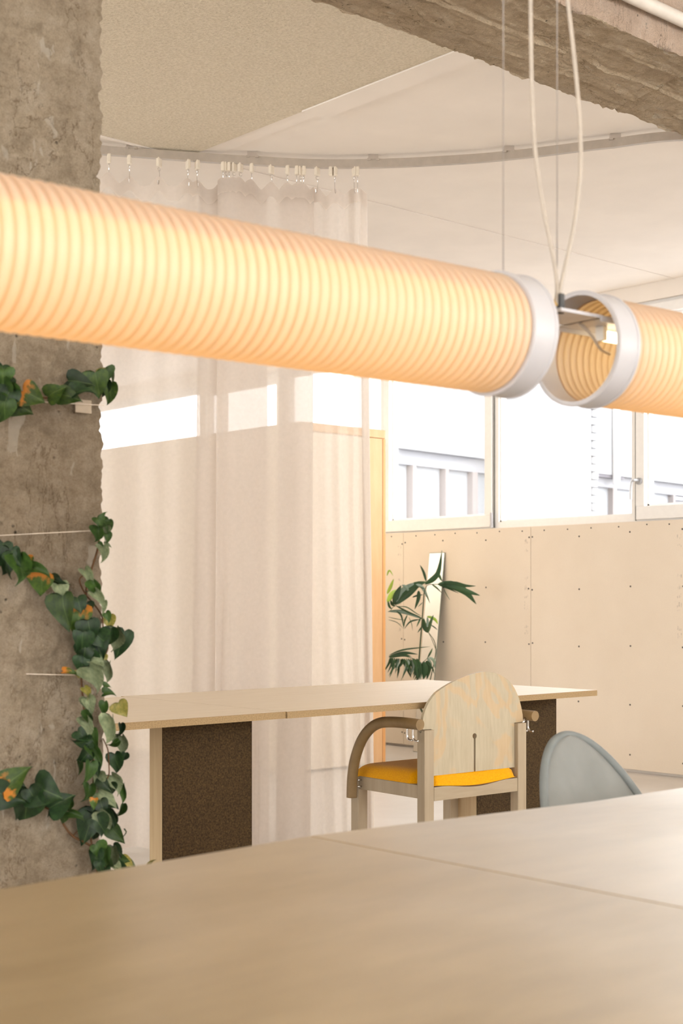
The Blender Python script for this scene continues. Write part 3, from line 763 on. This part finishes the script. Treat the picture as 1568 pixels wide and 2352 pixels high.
# ================================================================== TUBE LAMPS
R = .082; AXZ = CAMH+.3665
phi = math.radians(51.1); AX = RIGHT*math.sin(phi)+FWD*math.cos(phi)       # axis direction in the room
rz = math.atan2(AX.y, AX.x)
def lamp(label, start, L, name='tube_lamp', collar0=False, collar1=False):
    root = empty(name, label, 'pendant lamp', start, rz)
    c0 = .046 if collar0 else 0; c1 = .046 if collar1 else 0
    m = MB(); n = int((L-c0-c1+.02)/PITCH*8); seg = 72
    def sh(a, b):
        x = c0-.01*bool(c0)+(L-c0-c1+.01*(bool(c0)+bool(c1)))*b; q = abs(math.sin(math.pi*x/PITCH))
        r = R-.0055+.0055*q**.7; t = a*2*math.pi; return (x, r*math.cos(t), r*math.sin(t))
    m.grid(seg, n, sh, True); m.build('corrugated_shade', 'lamp_shade', root, True)
    def ring(x0, x1):
        k = MB(); prof = [(x0, R-.003), (x0, R+.003), (x0+.001, R+.0042), (x0+.005, R+.0042), (x0+.006, R+.0025), (x1-.006, R+.0025), (x1-.005, R+.0042), (x1-.001, R+.0042), (x1, R+.003), (x1, R-.003)]
        k.grid(seg, len(prof), lambda a, b: (prof[round(b*len(prof)) % len(prof)][0], prof[round(b*len(prof)) % len(prof)][1]*math.cos(a*2*math.pi), prof[round(b*len(prof)) % len(prof)][1]*math.sin(a*2*math.pi)), True)
        k.build('end_collar', 'collar_plastic', root, SM)
    if collar0: ring(0, c0)
    if collar1: ring(L-c1, L)
    tr = MB(); tr.box(.005 if collar0 else 0, L-.005, -.046, .046, .040, .043); tr.box(.005, L-.005, -.046, -.044, .034, .040); tr.box(.005, L-.005, .044, .046, .034, .040)
    tr = tr.build('light_tray', 'collar_plastic', root)
    MB().tube([(.062, 0, .026), (L-.06, 0, .026)], .0085, 12).build('led_tube', 'led', tr, True)
    for x in (.058, L-.05): MB().box(x-.004, x+.004, -.008, .008, .018, .0395).build('lamp_holder', 'white_plate', tr)
    return root
A0 = px(0, 1372, 1.508); A0.z = AXZ-.0015           # axis where it leaves the photo on the left
t1e = .775
Lt = 1.95
l1 = lamp('long glowing corrugated tube lamp crossing the photo from the left edge', A0+AX*(t1e-Lt), Lt, collar1=True)
C2 = RIGHT*.349+FWD*2.121; C2.z = CAMH+.3712
l2 = lamp('second glowing corrugated tube lamp at right with its open end showing', C2, 1.9, collar0=True)
def loc1(p): return l1.matrix_basis.inverted() @ p
bpy.context.view_layer.update()
def cordmesh(name, pts, r, root, mat='cable_white', seg=10):
    inv = Matrix.Translation(root.location) @ Matrix.Rotation(rz, 4, 'Z'); inv = inv.inverted()
    return MB().tube([inv @ Vector(p) for p in pts], r, seg).build(name, mat, root, True)
ZC = 2.055
def top_to_ceiling(p): return Vector((p.x, p.y, BZ+.01 if CY0 < p.y < CY1 else HC-.014))
ca = catmull([px(x, y, ZC) for x, y in ((1277, 700), (1279, 655), (1272, 600), (1246, 470), (1229, 350), (1222, 230), (1219, 100), (1218, 0))], 40)
cb = catmull([px(x, y, ZC) for x, y in ((1280, 702), (1285, 670), (1296, 620), (1318, 520), (1332, 400), (1331, 280), (1318, 130), (1303, 0))], 40)
cordmesh('power_cable', ca+[top_to_ceiling(Vector(ca[-1]))], .0030, l1)
cordmesh('power_cable', cb+[Vector(cb[-1])+Vector((-.01, .01, .35)), top_to_ceiling(Vector(cb[-1])+Vector((-.02, .02, 0)))], .0030, l2)
e1 = A0+AX*(t1e-.02); e1.z += R+.002
cordmesh('suspension_wire', [e1, top_to_ceiling(e1)], .0008, l1, 'wire_steel', 6)
e2 = px(1279, 700, ZC+.01); cordmesh('suspension_wire', [e2, top_to_ceiling(e2)], .0008, l2, 'wire_steel', 6)
e3 = A0+AX*(t1e-1.75); e3.z += R+.002; cordmesh('suspension_wire', [e3, top_to_ceiling(e3)], .0008, l1, 'wire_steel', 6)
e4 = C2+AX*1.6; e4.z += R+.002; cordmesh('suspension_wire', [e4, top_to_ceiling(e4)], .0008, l2, 'wire_steel', 6)
inv2 = (Matrix.Translation(l2.location) @ Matrix.Rotation(rz, 4, 'Z')).inverted()
q = inv2 @ px(1287, 700, ZC); MB().box(q.x-.005, q.x+.005, q.y-.004, q.y+.004, q.z-.013, q.z+.016, .001).build('connector', 'black_plastic', l2)
q2 = inv2 @ px(1276, 690, ZC); MB().tube([(q2.x, q2.y, q2.z-.008), (q2.x+.003, q2.y, q2.z+.008)], .0035, 8).build('ferrule', 'brass', l2, True)
MB().box(q.x-.012, .01, q.y-.012, .03, .040, .0445).build('tray_extension', 'collar_plastic', l2)
cordmesh('inner_cable', catmull([px(1330, 742, 2.13), px(1352, 763, 2.13), px(1368, 785, 2.13), px(1380, 803, 2.14), px(1400, 813, 2.16)], 16), .0022, l2)

# ================================================================== LEANING MIRROR
lm = math.atan2(.163, 1.394); mw = .150
mir = empty('leaning_mirror', 'narrow frameless mirror leaning on the beige wall behind the palm', 'mirror', (7.015, 6.927, 0)); Lm = 1.394/math.cos(lm)
g = MB().box(0, .004, 0, mw, 0.0, Lm).build('glass_edge', 'mirror_edge', mir)
g2 = MB().box(-.0012, -.0002, .002, mw-.002, .003, Lm-.003).build('mirror_face', 'mirror', mir)
for o in (g, g2): o.rotation_euler = (0, lm, 0)

# ================================================================== POTTED PALM
PB = px(1003, 1739, 9.3); PB.z = 0
pm = empty('potted_palm', 'slender green kentia palm in a pot behind the far desk', 'plant', PB)
m = MB(); prof = [(0, .085), (.003, .088), (.22, .115), (.232, .118), (.24, .118), (.24, .108), (.21, .105), (.208, .0)]
m.grid(32, len(prof)-1, lambda a, b: (prof[round(b*(len(prof)-1))][1]*math.cos(a*2*math.pi), prof[round(b*(len(prof)-1))][1]*math.sin(a*2*math.pi), prof[round(b*(len(prof)-1))][0]), True)
b = len(m.v)
m.v.append((0, 0, 0))
for k in range(32): m.quad(b, (k+1) % 32, k)
pot = m.build('pot', 'pot', pm, SM); MB().tube([(0, 0, .205), (0, 0, .212)], .106, 24).build('soil', 'soil', pot)
def pz(x, y, d=0): return px(870+x/6.272, 1240+y/6.272, 9.3+d)
def rel(pts): return [Vector(p)-PB for p in pts]
MB().tube(rel(catmull([PB+Vector((-.01, 0, .2)), pz(540, 2300), pz(565, 1900), pz(590, 1560), pz(620, 1180), pz(650, 760)], 30)), lambda t: .0065-.003*t, 8).build('stem', 'stem_green', pm, True)
MB().tube(rel(catmull([PB+Vector((.02, .01, .2)), pz(700, 2300, .1), pz(820, 1590, .08), pz(720, 1340, .05)], 20)), lambda t: .004-.002*t, 8).build('stem', 'stem_green', pm, True)
def leaflet(parent, pts, w, mat='palm_dark', d0=0.0, d1=0.0, peak=.4):
    P = catmull([pz(x, y, d0+(d1-d0)*i/(len(pts)-1)) for i, (x, y) in enumerate(pts)], 10); P = [Vector(p)-PB for p in P]
    hw = w*1.12/6.272/F*9.3/2; m = MB(); n = len(P)
    for i, p in enumerate(P):
        t = i/(n-1); tan = (P[min(i+1, n-1)]-P[max(i-1, 0)]).normalized(); side = tan.cross(FWD)
        if side.length < .05: side = RIGHT.copy()
        side.normalize(); k = hw*max(.04, (math.sin(math.pi*min(1, t**.8*(.5/peak**.8) if t < peak else .5+.5*(t-peak)/(1-peak)))))
        dep = FWD*(.35*k)
        m.v += [tuple(p-side*k+dep), tuple(p-dep*.5), tuple(p+side*k+dep)]
    for i in range(n-1):
        a = i*3; m.quad(a, a+1, a+4, a+3); m.quad(a+1, a+2, a+5, a+4)
    me = m.mesh('leaflet', mat, True); o = inst('leaflet', me, parent); return o
def frond(pts, r, d=0.0):
    return MB().tube(rel(catmull([pz(x, y, d) for x, y in pts], 16)), lambda t: r*(1-.6*t), 6).build('frond', 'stem_green', pm, True)
f1 = frond([(650, 770), (690, 660), (790, 640), (900, 645), (1000, 650)], .003)
for a in (([(660, 640), (720, 605), (790, 555), (850, 480), (885, 330), (906, 150)], 70), ([(855, 480), (880, 540), (910, 600)], 32), ([(680, 600), (645, 470), (590, 360)], 34),
          ([(840, 640), (1050, 650), (1250, 750), (1400, 925)], 110), ([(900, 640), (1080, 625), (1240, 660), (1395, 665)], 52), ([(960, 660), (1150, 700), (1330, 760), (1455, 802)], 64), ([(1000, 660), (1120, 690), (1270, 770), (1360, 860)], 52),
          ([(760, 640), (830, 690), (910, 770)], 22), ([(900, 660), (1000, 700), (1150, 770)], 22), ([(930, 700), (980, 800), (1025, 870)], 9)): leaflet(f1, *a, d1=random.uniform(-.08, .08))
f2 = frond([(650, 700), (540, 680), (400, 780), (260, 900), (180, 1000), (140, 1040)], .003)
for a in (([(230, 940), (350, 810), (450, 720), (560, 640), (690, 605)], 130), ([(215, 935), (255, 790), (320, 655)], 78), ([(250, 900), (330, 740), (480, 650), (560, 640)], 70, 'palm_grey'), ([(530, 640), (610, 670), (670, 760), (735, 915)], 44, 'palm_grey'),
          ([(570, 730), (570, 840), (515, 1000)], 52), ([(480, 828), (560, 800), (640, 790)], 24), ([(120, 900), (190, 780), (245, 715)], 70, 'palm_lime'), ([(118, 780), (170, 670), (212, 560)], 44, 'palm_lime'), ([(115, 520), (150, 440), (205, 520)], 22, 'palm_lime'),
          ([(330, 650), (400, 690), (435, 785)], 40, 'palm_grey'), ([(630, 900), (600, 930), (555, 970)], 10), ([(170, 870), (190, 930), (240, 960)], 34), ([(130, 880), (150, 960), (190, 1000)], 30)): leaflet(f2, *a, d1=random.uniform(-.08, .08))
f3 = frond([(625, 1140), (480, 1060), (300, 1010), (130, 1035)], .0025)
for a in (([(130, 1030), (300, 1030), (450, 1070), (615, 1140)], 48, 'palm_grey'), ([(230, 940), (420, 1040), (610, 1115)], 24), ([(250, 1030), (320, 1090), (355, 1260)], 24), ([(410, 1080), (370, 1170), (355, 1280)], 20), ([(590, 1145), (450, 1180), (365, 1285)], 22),
          ([(610, 1110), (575, 1180), (542, 1255)], 22), ([(625, 1240), (590, 1290), (555, 1340)], 18), ([(260, 960), (400, 970), (540, 1060), (620, 1100)], 14), ([(130, 1110), (260, 1140), (400, 1160)], 9), ([(130, 1150), (260, 1190), (350, 1280)], 9), ([(430, 1110), (470, 1210), (485, 1310)], 8)): leaflet(f3, *a, d1=random.uniform(-.06, .06))
f4 = frond([(825, 1590), (760, 1430), (715, 1340)], .0025, .06)
for a in (([(715, 1340), (655, 1240), (645, 1125)], 70), ([(710, 1335), (740, 1200), (785, 1080)], 42), ([(690, 1100), (800, 1140), (850, 1215)], 40, 'palm_lime'), ([(700, 1110), (700, 1200), (690, 1260)], 34, 'palm_grey'), ([(740, 1220), (800, 1260), (845, 1300)], 16)): leaflet(f4, *a, d0=.05, d1=random.uniform(-.03, .08))
f5 = frond([(580, 1750), (430, 1690), (280, 1670), (140, 1690)], .003)
for a in (([(140, 1665), (260, 1610), (400, 1575), (600, 1552), (745, 1535)], 22), ([(140, 1680), (300, 1640), (420, 1630), (560, 1650)], 46), ([(140, 1690), (320, 1660), (470, 1680)], 44), ([(150, 1720), (190, 1800), (195, 1870)], 30)): leaflet(f5, *a)
for k in range(26):
    x0 = 165+16.5*k; y0 = 1688+2.6*k; x1 = x0-70+random.uniform(-50, 90); y1 = y0+random.uniform(120, 320)
    leaflet(f5, [(x0, y0), ((x0+x1)/2+30, (y0+y1)/2-20), (x1, min(y1, 2040))], random.uniform(18, 36), random.choice(['palm_dark', 'palm_dark', 'palm_dark', 'palm_grey']), 0, random.uniform(-.1, .1))
for k in range(8):
    x0 = 330+30*k; leaflet(f5, [(x0, 1710), (x0+50, 1800), (x0+50+random.uniform(20, 90), 1900+random.uniform(0, 90))], random.uniform(22, 42), 'palm_dark', 0, random.uniform(-.1, .1))
f6 = frond([(575, 1850), (640, 1760), (700, 1700), (760, 1600)], .003)
for a in (([(600, 1760), (580, 1880), (600, 2010)], 90, 'palm_grey'), ([(640, 1750), (660, 1880), (640, 2010)], 90), ([(680, 1740), (720, 1840), (690, 2010)], 70), ([(700, 1690), (740, 1790), (755, 1860)], 44, 'palm_grey'), ([(700, 1700), (745, 1620), (770, 1560)], 26),
          ([(720, 1690), (790, 1740), (800, 1850)], 40, 'palm_grey'), ([(560, 1850), (550, 1930), (545, 2010)], 50), ([(700, 1780), (770, 1850), (795, 1930)], 22)): leaflet(f6, *a, d1=random.uniform(-.05, .08))

# ================================================================== IVY ON THE COLUMN
ZI = 2.70
ivy = empty('ivy_vine', 'trailing green ivy with rusty leaf tips climbing the concrete column', 'plant', (1.49, 2.34, 0))
IB = Vector(ivy.location)
def ipt(x, y, lift=0.0):
    # stands on the column face, or hangs beside the edge beyond it
    s = CY0-.016-lift
    if x > 240: s += (x-240)*.0012
    return on_s(x, y, s)
def leafmesh(curl, fold, twist, asym, mat):
    m = MB(); rows = [(0, .05), (-.07, .30), (-.02, .47), (.12, .545), (.28, .52), (.45, .42), (.62, .30), (.78, .17), (.9, .075), (1, .004)]
    for t, w_ in rows:
        tt = max(0, t)
        for k in (-1, -.5, 0, .5, 1):
            x = k*w_*(1+asym*k); y = t if k else max(t, .03)
            z = fold*abs(x)-curl*tt*tt+.04*math.sin(6*tt+2*k)
            y2 = y-curl*.35*tt*tt
            a = twist*tt; m.v.append((x*math.cos(a)-z*math.sin(a), y2, x*math.sin(a)+z*math.cos(a)))
    for i in range(len(rows)-1):
        for k in range(4): m.quad(i*5+k, i*5+k+1, i*5+6+k, i*5+5+k)
    return m.mesh('leaf', mat, True)
LM = {}
for mt in ('ivy_dark', 'ivy_green', 'ivy_pale', 'ivy_rust', 'ivy_rust_base', 'ivy_yellow'):
    LM[mt] = [leafmesh(.22, .30, .25, .1, mt), leafmesh(.5, .5, .8, -.12, mt), leafmesh(.6, -.4, -.9, .12, mt), leafmesh(.45, 1.0, 1.3, .0, mt)]
K = {'d': 'ivy_dark', 'g': 'ivy_green', 'p': 'ivy_pale', 'r': 'ivy_rust', 'b': 'ivy_rust_base', 'y': 'ivy_yellow'}
def leaf(x, y, L, ang, wid, k, var):
    # x, y centre in the photo, L length px, ang tip direction (0 right, 90 down), wid relative width
    a = math.radians(ang); lift = .008+random.uniform(0, .028)
    bx = x-math.cos(a)*L*.45; by = y-math.sin(a)*L*.45
    p = ipt(bx, by, lift) if x <= 240 else px(bx, by, ipt(min(max(x, 240), 300), by).dot(FWD)-lift)
    d = (RIGHT*math.cos(a)-UP*math.sin(a)+FWD*random.uniform(-.35, .1)).normalized()
    nrm = (-FWD+RIGHT*random.uniform(-.35, .35)+UP*random.uniform(-.1, .4)); nrm = (nrm-d*nrm.dot(d)).normalized()
    sd = d.cross(nrm); sz = L/F*2.72*1.22; wid *= 1.12
    o = inst('leaf', LM[K[k]][var], ivy)
    mt = Matrix((sd*sz*wid, d*sz, nrm*sz)).transposed().to_4x4(); mt.translation = p-IB; o.matrix_basis = mt
T1 = [(15, 280, 120, 100, .9, 'd', 0), (30, 330, 150, 90, .8, 'g', 1), (70, 400, 150, 70, .8, 'd', 2), (20, 480, 210, 85, .7, 'g', 3), (60, 540, 200, 110, .7, 'd', 1), (40, 630, 190, 95, .7, 'g', 1), (110, 480, 150, 70, .8, 'g', 3), (180, 595, 190, 30, .9, 'r', 0), (280, 495, 190, 25, .9, 'b', 0),
      (490, 475, 165, -35, .95, 'r', 0), (705, 380, 215, 5, .75, 'd', 0), (872, 385, 215, 80, .8, 'r', 0), (615, 510, 185, 12, .75, 'r', 0), (735, 460, 170, -25, .7, 'd', 1), (960, 315, 120, 60, .95, 'g', 1), (945, 435, 130, 95, .7, 'd', 1), (990, 480, 190, 92, .5, 'r', 1), (918, 278, 70, -70, .8, 'y', 1), (1006, 330, 170, 84, .18, 'p', 3), (770, 330, 60, -90, .8, 'y', 0)]
for x, y, L, a, w_, k, v_ in T1: leaf(x/3.92, 780+y/3.92, L/3.92, a, w_, k, v_)
T2 = [(20, 540, 230, 100, .75, 'd', 0), (90, 630, 270, 100, .6, 'd', 1), (160, 590, 170, 60, .8, 'd', 0), (220, 710, 290, 80, .55, 'g', 3), (60, 700, 200, 110, .6, 'd', 2), (290, 640, 120, 80, .9, 'b', 0), (440, 865, 220, 100, .95, 'b', 0), (430, 745, 210, 15, .45, 'g', 3), (600, 860, 210, 38, .45, 'd', 2), (640, 965, 190, 70, .65, 'p', 1), (685, 1150, 340, 82, .62, 'r', 0),
      (840, 1090, 160, 70, .9, 'd', 0), (840, 1260, 310, 95, .65, 'b', 0), (930, 1135, 120, 70, .8, 'd', 1), (950, 1370, 240, 80, .75, 'd', 0), (870, 1490, 230, 95, .7, 'd', 1), (1040, 1540, 260, 70, .9, 'd', 0), (1085, 1480, 200, 45, .8, 'd', 1), (900, 1610, 220, 95, .7, 'd', 2), (1160, 1290, 150, 65, .7, 'y', 1), (1165, 1440, 210, 95, .6, 'd', 1), (1235, 1460, 270, 90, .55, 'p', 3),
      (1285, 1510, 310, 105, .55, 'd', 0), (960, 1710, 210, 70, .7, 'd', 1), (1030, 1690, 170, 20, .6, 'p', 1), (870, 1730, 180, 95, .7, 'd', 0), (930, 1820, 180, 85, .7, 'g', 2), (1005, 1870, 290, 62, .5, 'p', 3), (1110, 1670, 80, 70, .8, 'y', 0), (1160, 1810, 220, 95, .3, 'p', 3), (1130, 1960, 80, -10, .7, 'g', 1), (1150, 2035, 130, -10, .6, 'g', 1), (1100, 2195, 160, 97, .45, 'g', 1),
      (1290, 2200, 170, 60, .85, 'y', 0), (920, 2030, 140, 62, .45, 'y', 3), (945, 2160, 170, 65, .6, 'p', 1), (1050, 225, 120, 60, .8, 'g', 1), (1110, 230, 120, 40, .8, 'g', 2), (1150, 275, 130, 70, .6, 'g', 1), (1045, 350, 160, 95, .6, 'g', 3), (1120, 330, 150, 80, .55, 'p', 1), (1140, 395, 110, 75, .6, 'g', 1), (1065, 485, 90, 40, .6, 'g', 1), (1140, 470, 80, 10, .5, 'p', 1), (1100, 560, 170, 82, .5, 'p', 3),
      (935, 820, 210, 65, .4, 'p', 3), (1010, 920, 180, 75, .5, 'g', 3), (1055, 1030, 210, 60, .35, 'p', 3), (1100, 1130, 140, 85, .35, 'p', 1), (985, 990, 120, 30, .4, 'g', 3), (750, 1820, 180, 5, .3, 'b', 1), (830, 1830, 80, 80, .7, 'y', 0), (1050, 1770, 100, 70, .7, 'p', 1), (1140, 1230, 110, 60, .6, 'g', 1), (1105, 140, 60, -70, .6, 'g', 1)]
for x, y, L, a, w_, k, v_ in T2: leaf(x/4.612, 1150+y/4.612, L/4.612, a, w_, k, v_)
T3 = [(945, 270, 190, 70, .55, 'p', 1), (950, 400, 170, 85, .35, 'g', 3), (940, 500, 200, 75, .45, 'p', 3), (870, 590, 150, 40, .7, 'd', 0), (875, 665, 220, 165, .5, 'd', 1), (1000, 625, 210, 78, .5, 'g', 0), (1025, 810, 280, 62, .3, 'g', 3), (900, 815, 180, 140, .6, 'd', 1), (850, 940, 140, 88, .3, 'g', 3), (945, 985, 240, 95, .4, 'g', 1), (1030, 950, 140, 80, .5, 'd', 0), (1020, 1090, 220, 95, .5, 'p', 3),
      (1110, 1110, 190, 45, .5, 'd', 0), (935, 1200, 190, 100, .5, 'g', 3), (1130, 1250, 240, 30, .5, 'p', 1), (1085, 1350, 170, 70, .7, 'd', 0), (1200, 1330, 120, 20, .6, 'd', 1), (1000, 1310, 110, 95, .6, 'b', 0), (1180, 530, 280, 97, .35, 'p', 3), (1270, 545, 170, 95, .35, 'd', 3), (1205, 680, 160, 150, .35, 'g', 3), (1300, 690, 210, 85, .5, 'p', 3), (1310, 830, 130, 110, .5, 'd', 1),
      (1230, 880, 220, 80, .6, 'd', 1), (1230, 1100, 230, 60, .5, 'p', 3), (1185, 1165, 140, 70, .6, 'd', 1), (1315, 1205, 220, 92, .22, 'g', 3), (1268, 1400, 210, 115, .3, 'g', 3), (1205, 1460, 220, 80, .35, 'd', 3), (1130, 1430, 130, 70, .6, 'd', 0), (1105, 1490, 240, 62, .5, 'p', 1), (1000, 1450, 260, 70, .8, 'd', 0), (940, 1570, 310, 110, .6, 'd', 0), (1060, 1545, 220, 60, .7, 'd', 1), (1235, 1635, 210, 48, .6, 'g', 0), (1000, 1640, 160, 100, .5, 'd', 1),
      (60, 1230, 300, 20, .75, 'd', 0), (140, 1060, 320, -42, .7, 'b', 0), (275, 1345, 390, 105, .6, 'd', 1), (490, 1175, 300, 20, .95, 'd', 0), (620, 1310, 270, -30, .75, 'd', 0), (675, 1465, 140, 95, .55, 'g', 1), (800, 1430, 190, 22, .35, 'g', 3), (560, 1370, 200, 160, .6, 'd', 2), (200, 1200, 240, 40, .6, 'd', 2), (350, 1240, 220, 60, .7, 'd', 1), (740, 1330, 140, 100, .4, 'r', 3),
      (1050, 1820, 190, 60, .7, 'g', 1), (1020, 1900, 220, 95, .5, 'd', 1), (1120, 1870, 200, 88, .6, 'g', 0), (1190, 1890, 260, 97, .4, 'p', 3), (1245, 1820, 170, 50, .5, 'd', 1), (1290, 1900, 140, 20, .7, 'g', 0), (1345, 1940, 160, 20, .6, 'y', 1), (1375, 1965, 140, 10, .7, 'p', 1), (1245, 1990, 120, 40, .6, 'p', 1), (1060, 1990, 140, 80, .6, 'd', 1), (1150, 1980, 140, 60, .6, 'g', 2), (1300, 1990, 120, 30, .7, 'd', 0), (1130, 2060, 160, 80, .6, 'd', 0), (1240, 2080, 160, 60, .6, 'g', 0), (1600, 1950, 110, -60, .4, 'y', 3), (1330, 1610, 60, 60, .2, 'g', 3)]
for x, y, L, a, w_, k, v_ in T3: leaf(x/4.612, 1560+y/4.612, L/4.612, a, w_, k, v_)
def stem(pts, r, org, sc, mat='stem_brown'):
    P = [ipt(x/sc, org+y/sc, .004)-IB for x, y in pts]
    MB().tube(catmull(P, 8*len(P)), r, 7).build('stem', mat, ivy, True)
stem([(1060, 180), (1040, 480), (970, 720), (920, 900), (905, 1100), (880, 1400), (870, 1700), (862, 1900), (900, 2290), (960, 2590), (990, 2790), (985, 3090), (960, 3290), (950, 3490), (1000, 3790), (1040, 4000), (1060, 4500)], .0022, 1150, 4.612)
stem([(900, 780), (842, 840), (900, 980), (1000, 1100), (1080, 1230), (1090, 1390)], .0016, 1150, 4.612)
stem([(0, 560), (180, 640), (340, 730), (560, 880), (700, 1000), (900, 1200), (1050, 1370), (1110, 1420), (1140, 1560), (1090, 1670)], .0018, 1150, 4.612)
stem([(1090, 630), (1140, 740), (1150, 850), (1155, 1000), (1125, 1095), (1230, 1100)], .0013, 1560, 4.612)
stem([(0, 1240), (300, 1290), (600, 1420), (680, 1550), (770, 1660), (920, 1740), (1050, 1820), (1100, 1950), (1110, 2100), (1120, 2500)], .0024, 1560, 4.612)
stem([(780, 1650), (820, 1610), (860, 1600)], .0012, 1560, 4.612)
stem([(1210, 1790), (1270, 1700), (1320, 1650), (1340, 1610)], .0010, 1560, 4.612, 'stem_green')
stem([(0, 470), (100, 520), (240, 520), (360, 522), (450, 520), (560, 462), (640, 430), (780, 420), (900, 390), (960, 370)], .0020, 780, 3.92)
for lab, p0, p1 in (('thin pale string stretched across the column above the middle ivy strand', (-10, 1230.5), (211, 1219)), ('thin pale string stretched across the column under the top ivy strand', (60, 921), (239, 931)), ('thin pale string stretched across the column at the ivy cluster', (60, 1548), (186, 1551))):
    a = on_s(p0[0], p0[1], CY0-.014); b = on_s(p1[0], p1[1], CY0-.014)
    tag(MB().tube([a, (a+b)/2, b], .0009, 6).build('string', 'string'), lab, 'string')
a = on_s(174, 916, CY0-.012); b = on_s(211, 950, CY0-.012)
m = MB(); m.grid(6, 6, lambda i, j: (a.x+(b.x-a.x)*i, CY0-.011+.003*noise.noise(Vector((i*5, j*5, 0))), a.z+(b.z-a.z)*j)); m.grid(6, 6, lambda i, j: (a.x+(b.x-a.x)*i, CY0-.009, a.z+(b.z-a.z)*j))
tag(m.build('tape_patch', 'tape', None, True), 'small square of pale fabric tape on the column under the top ivy strand', 'tape')
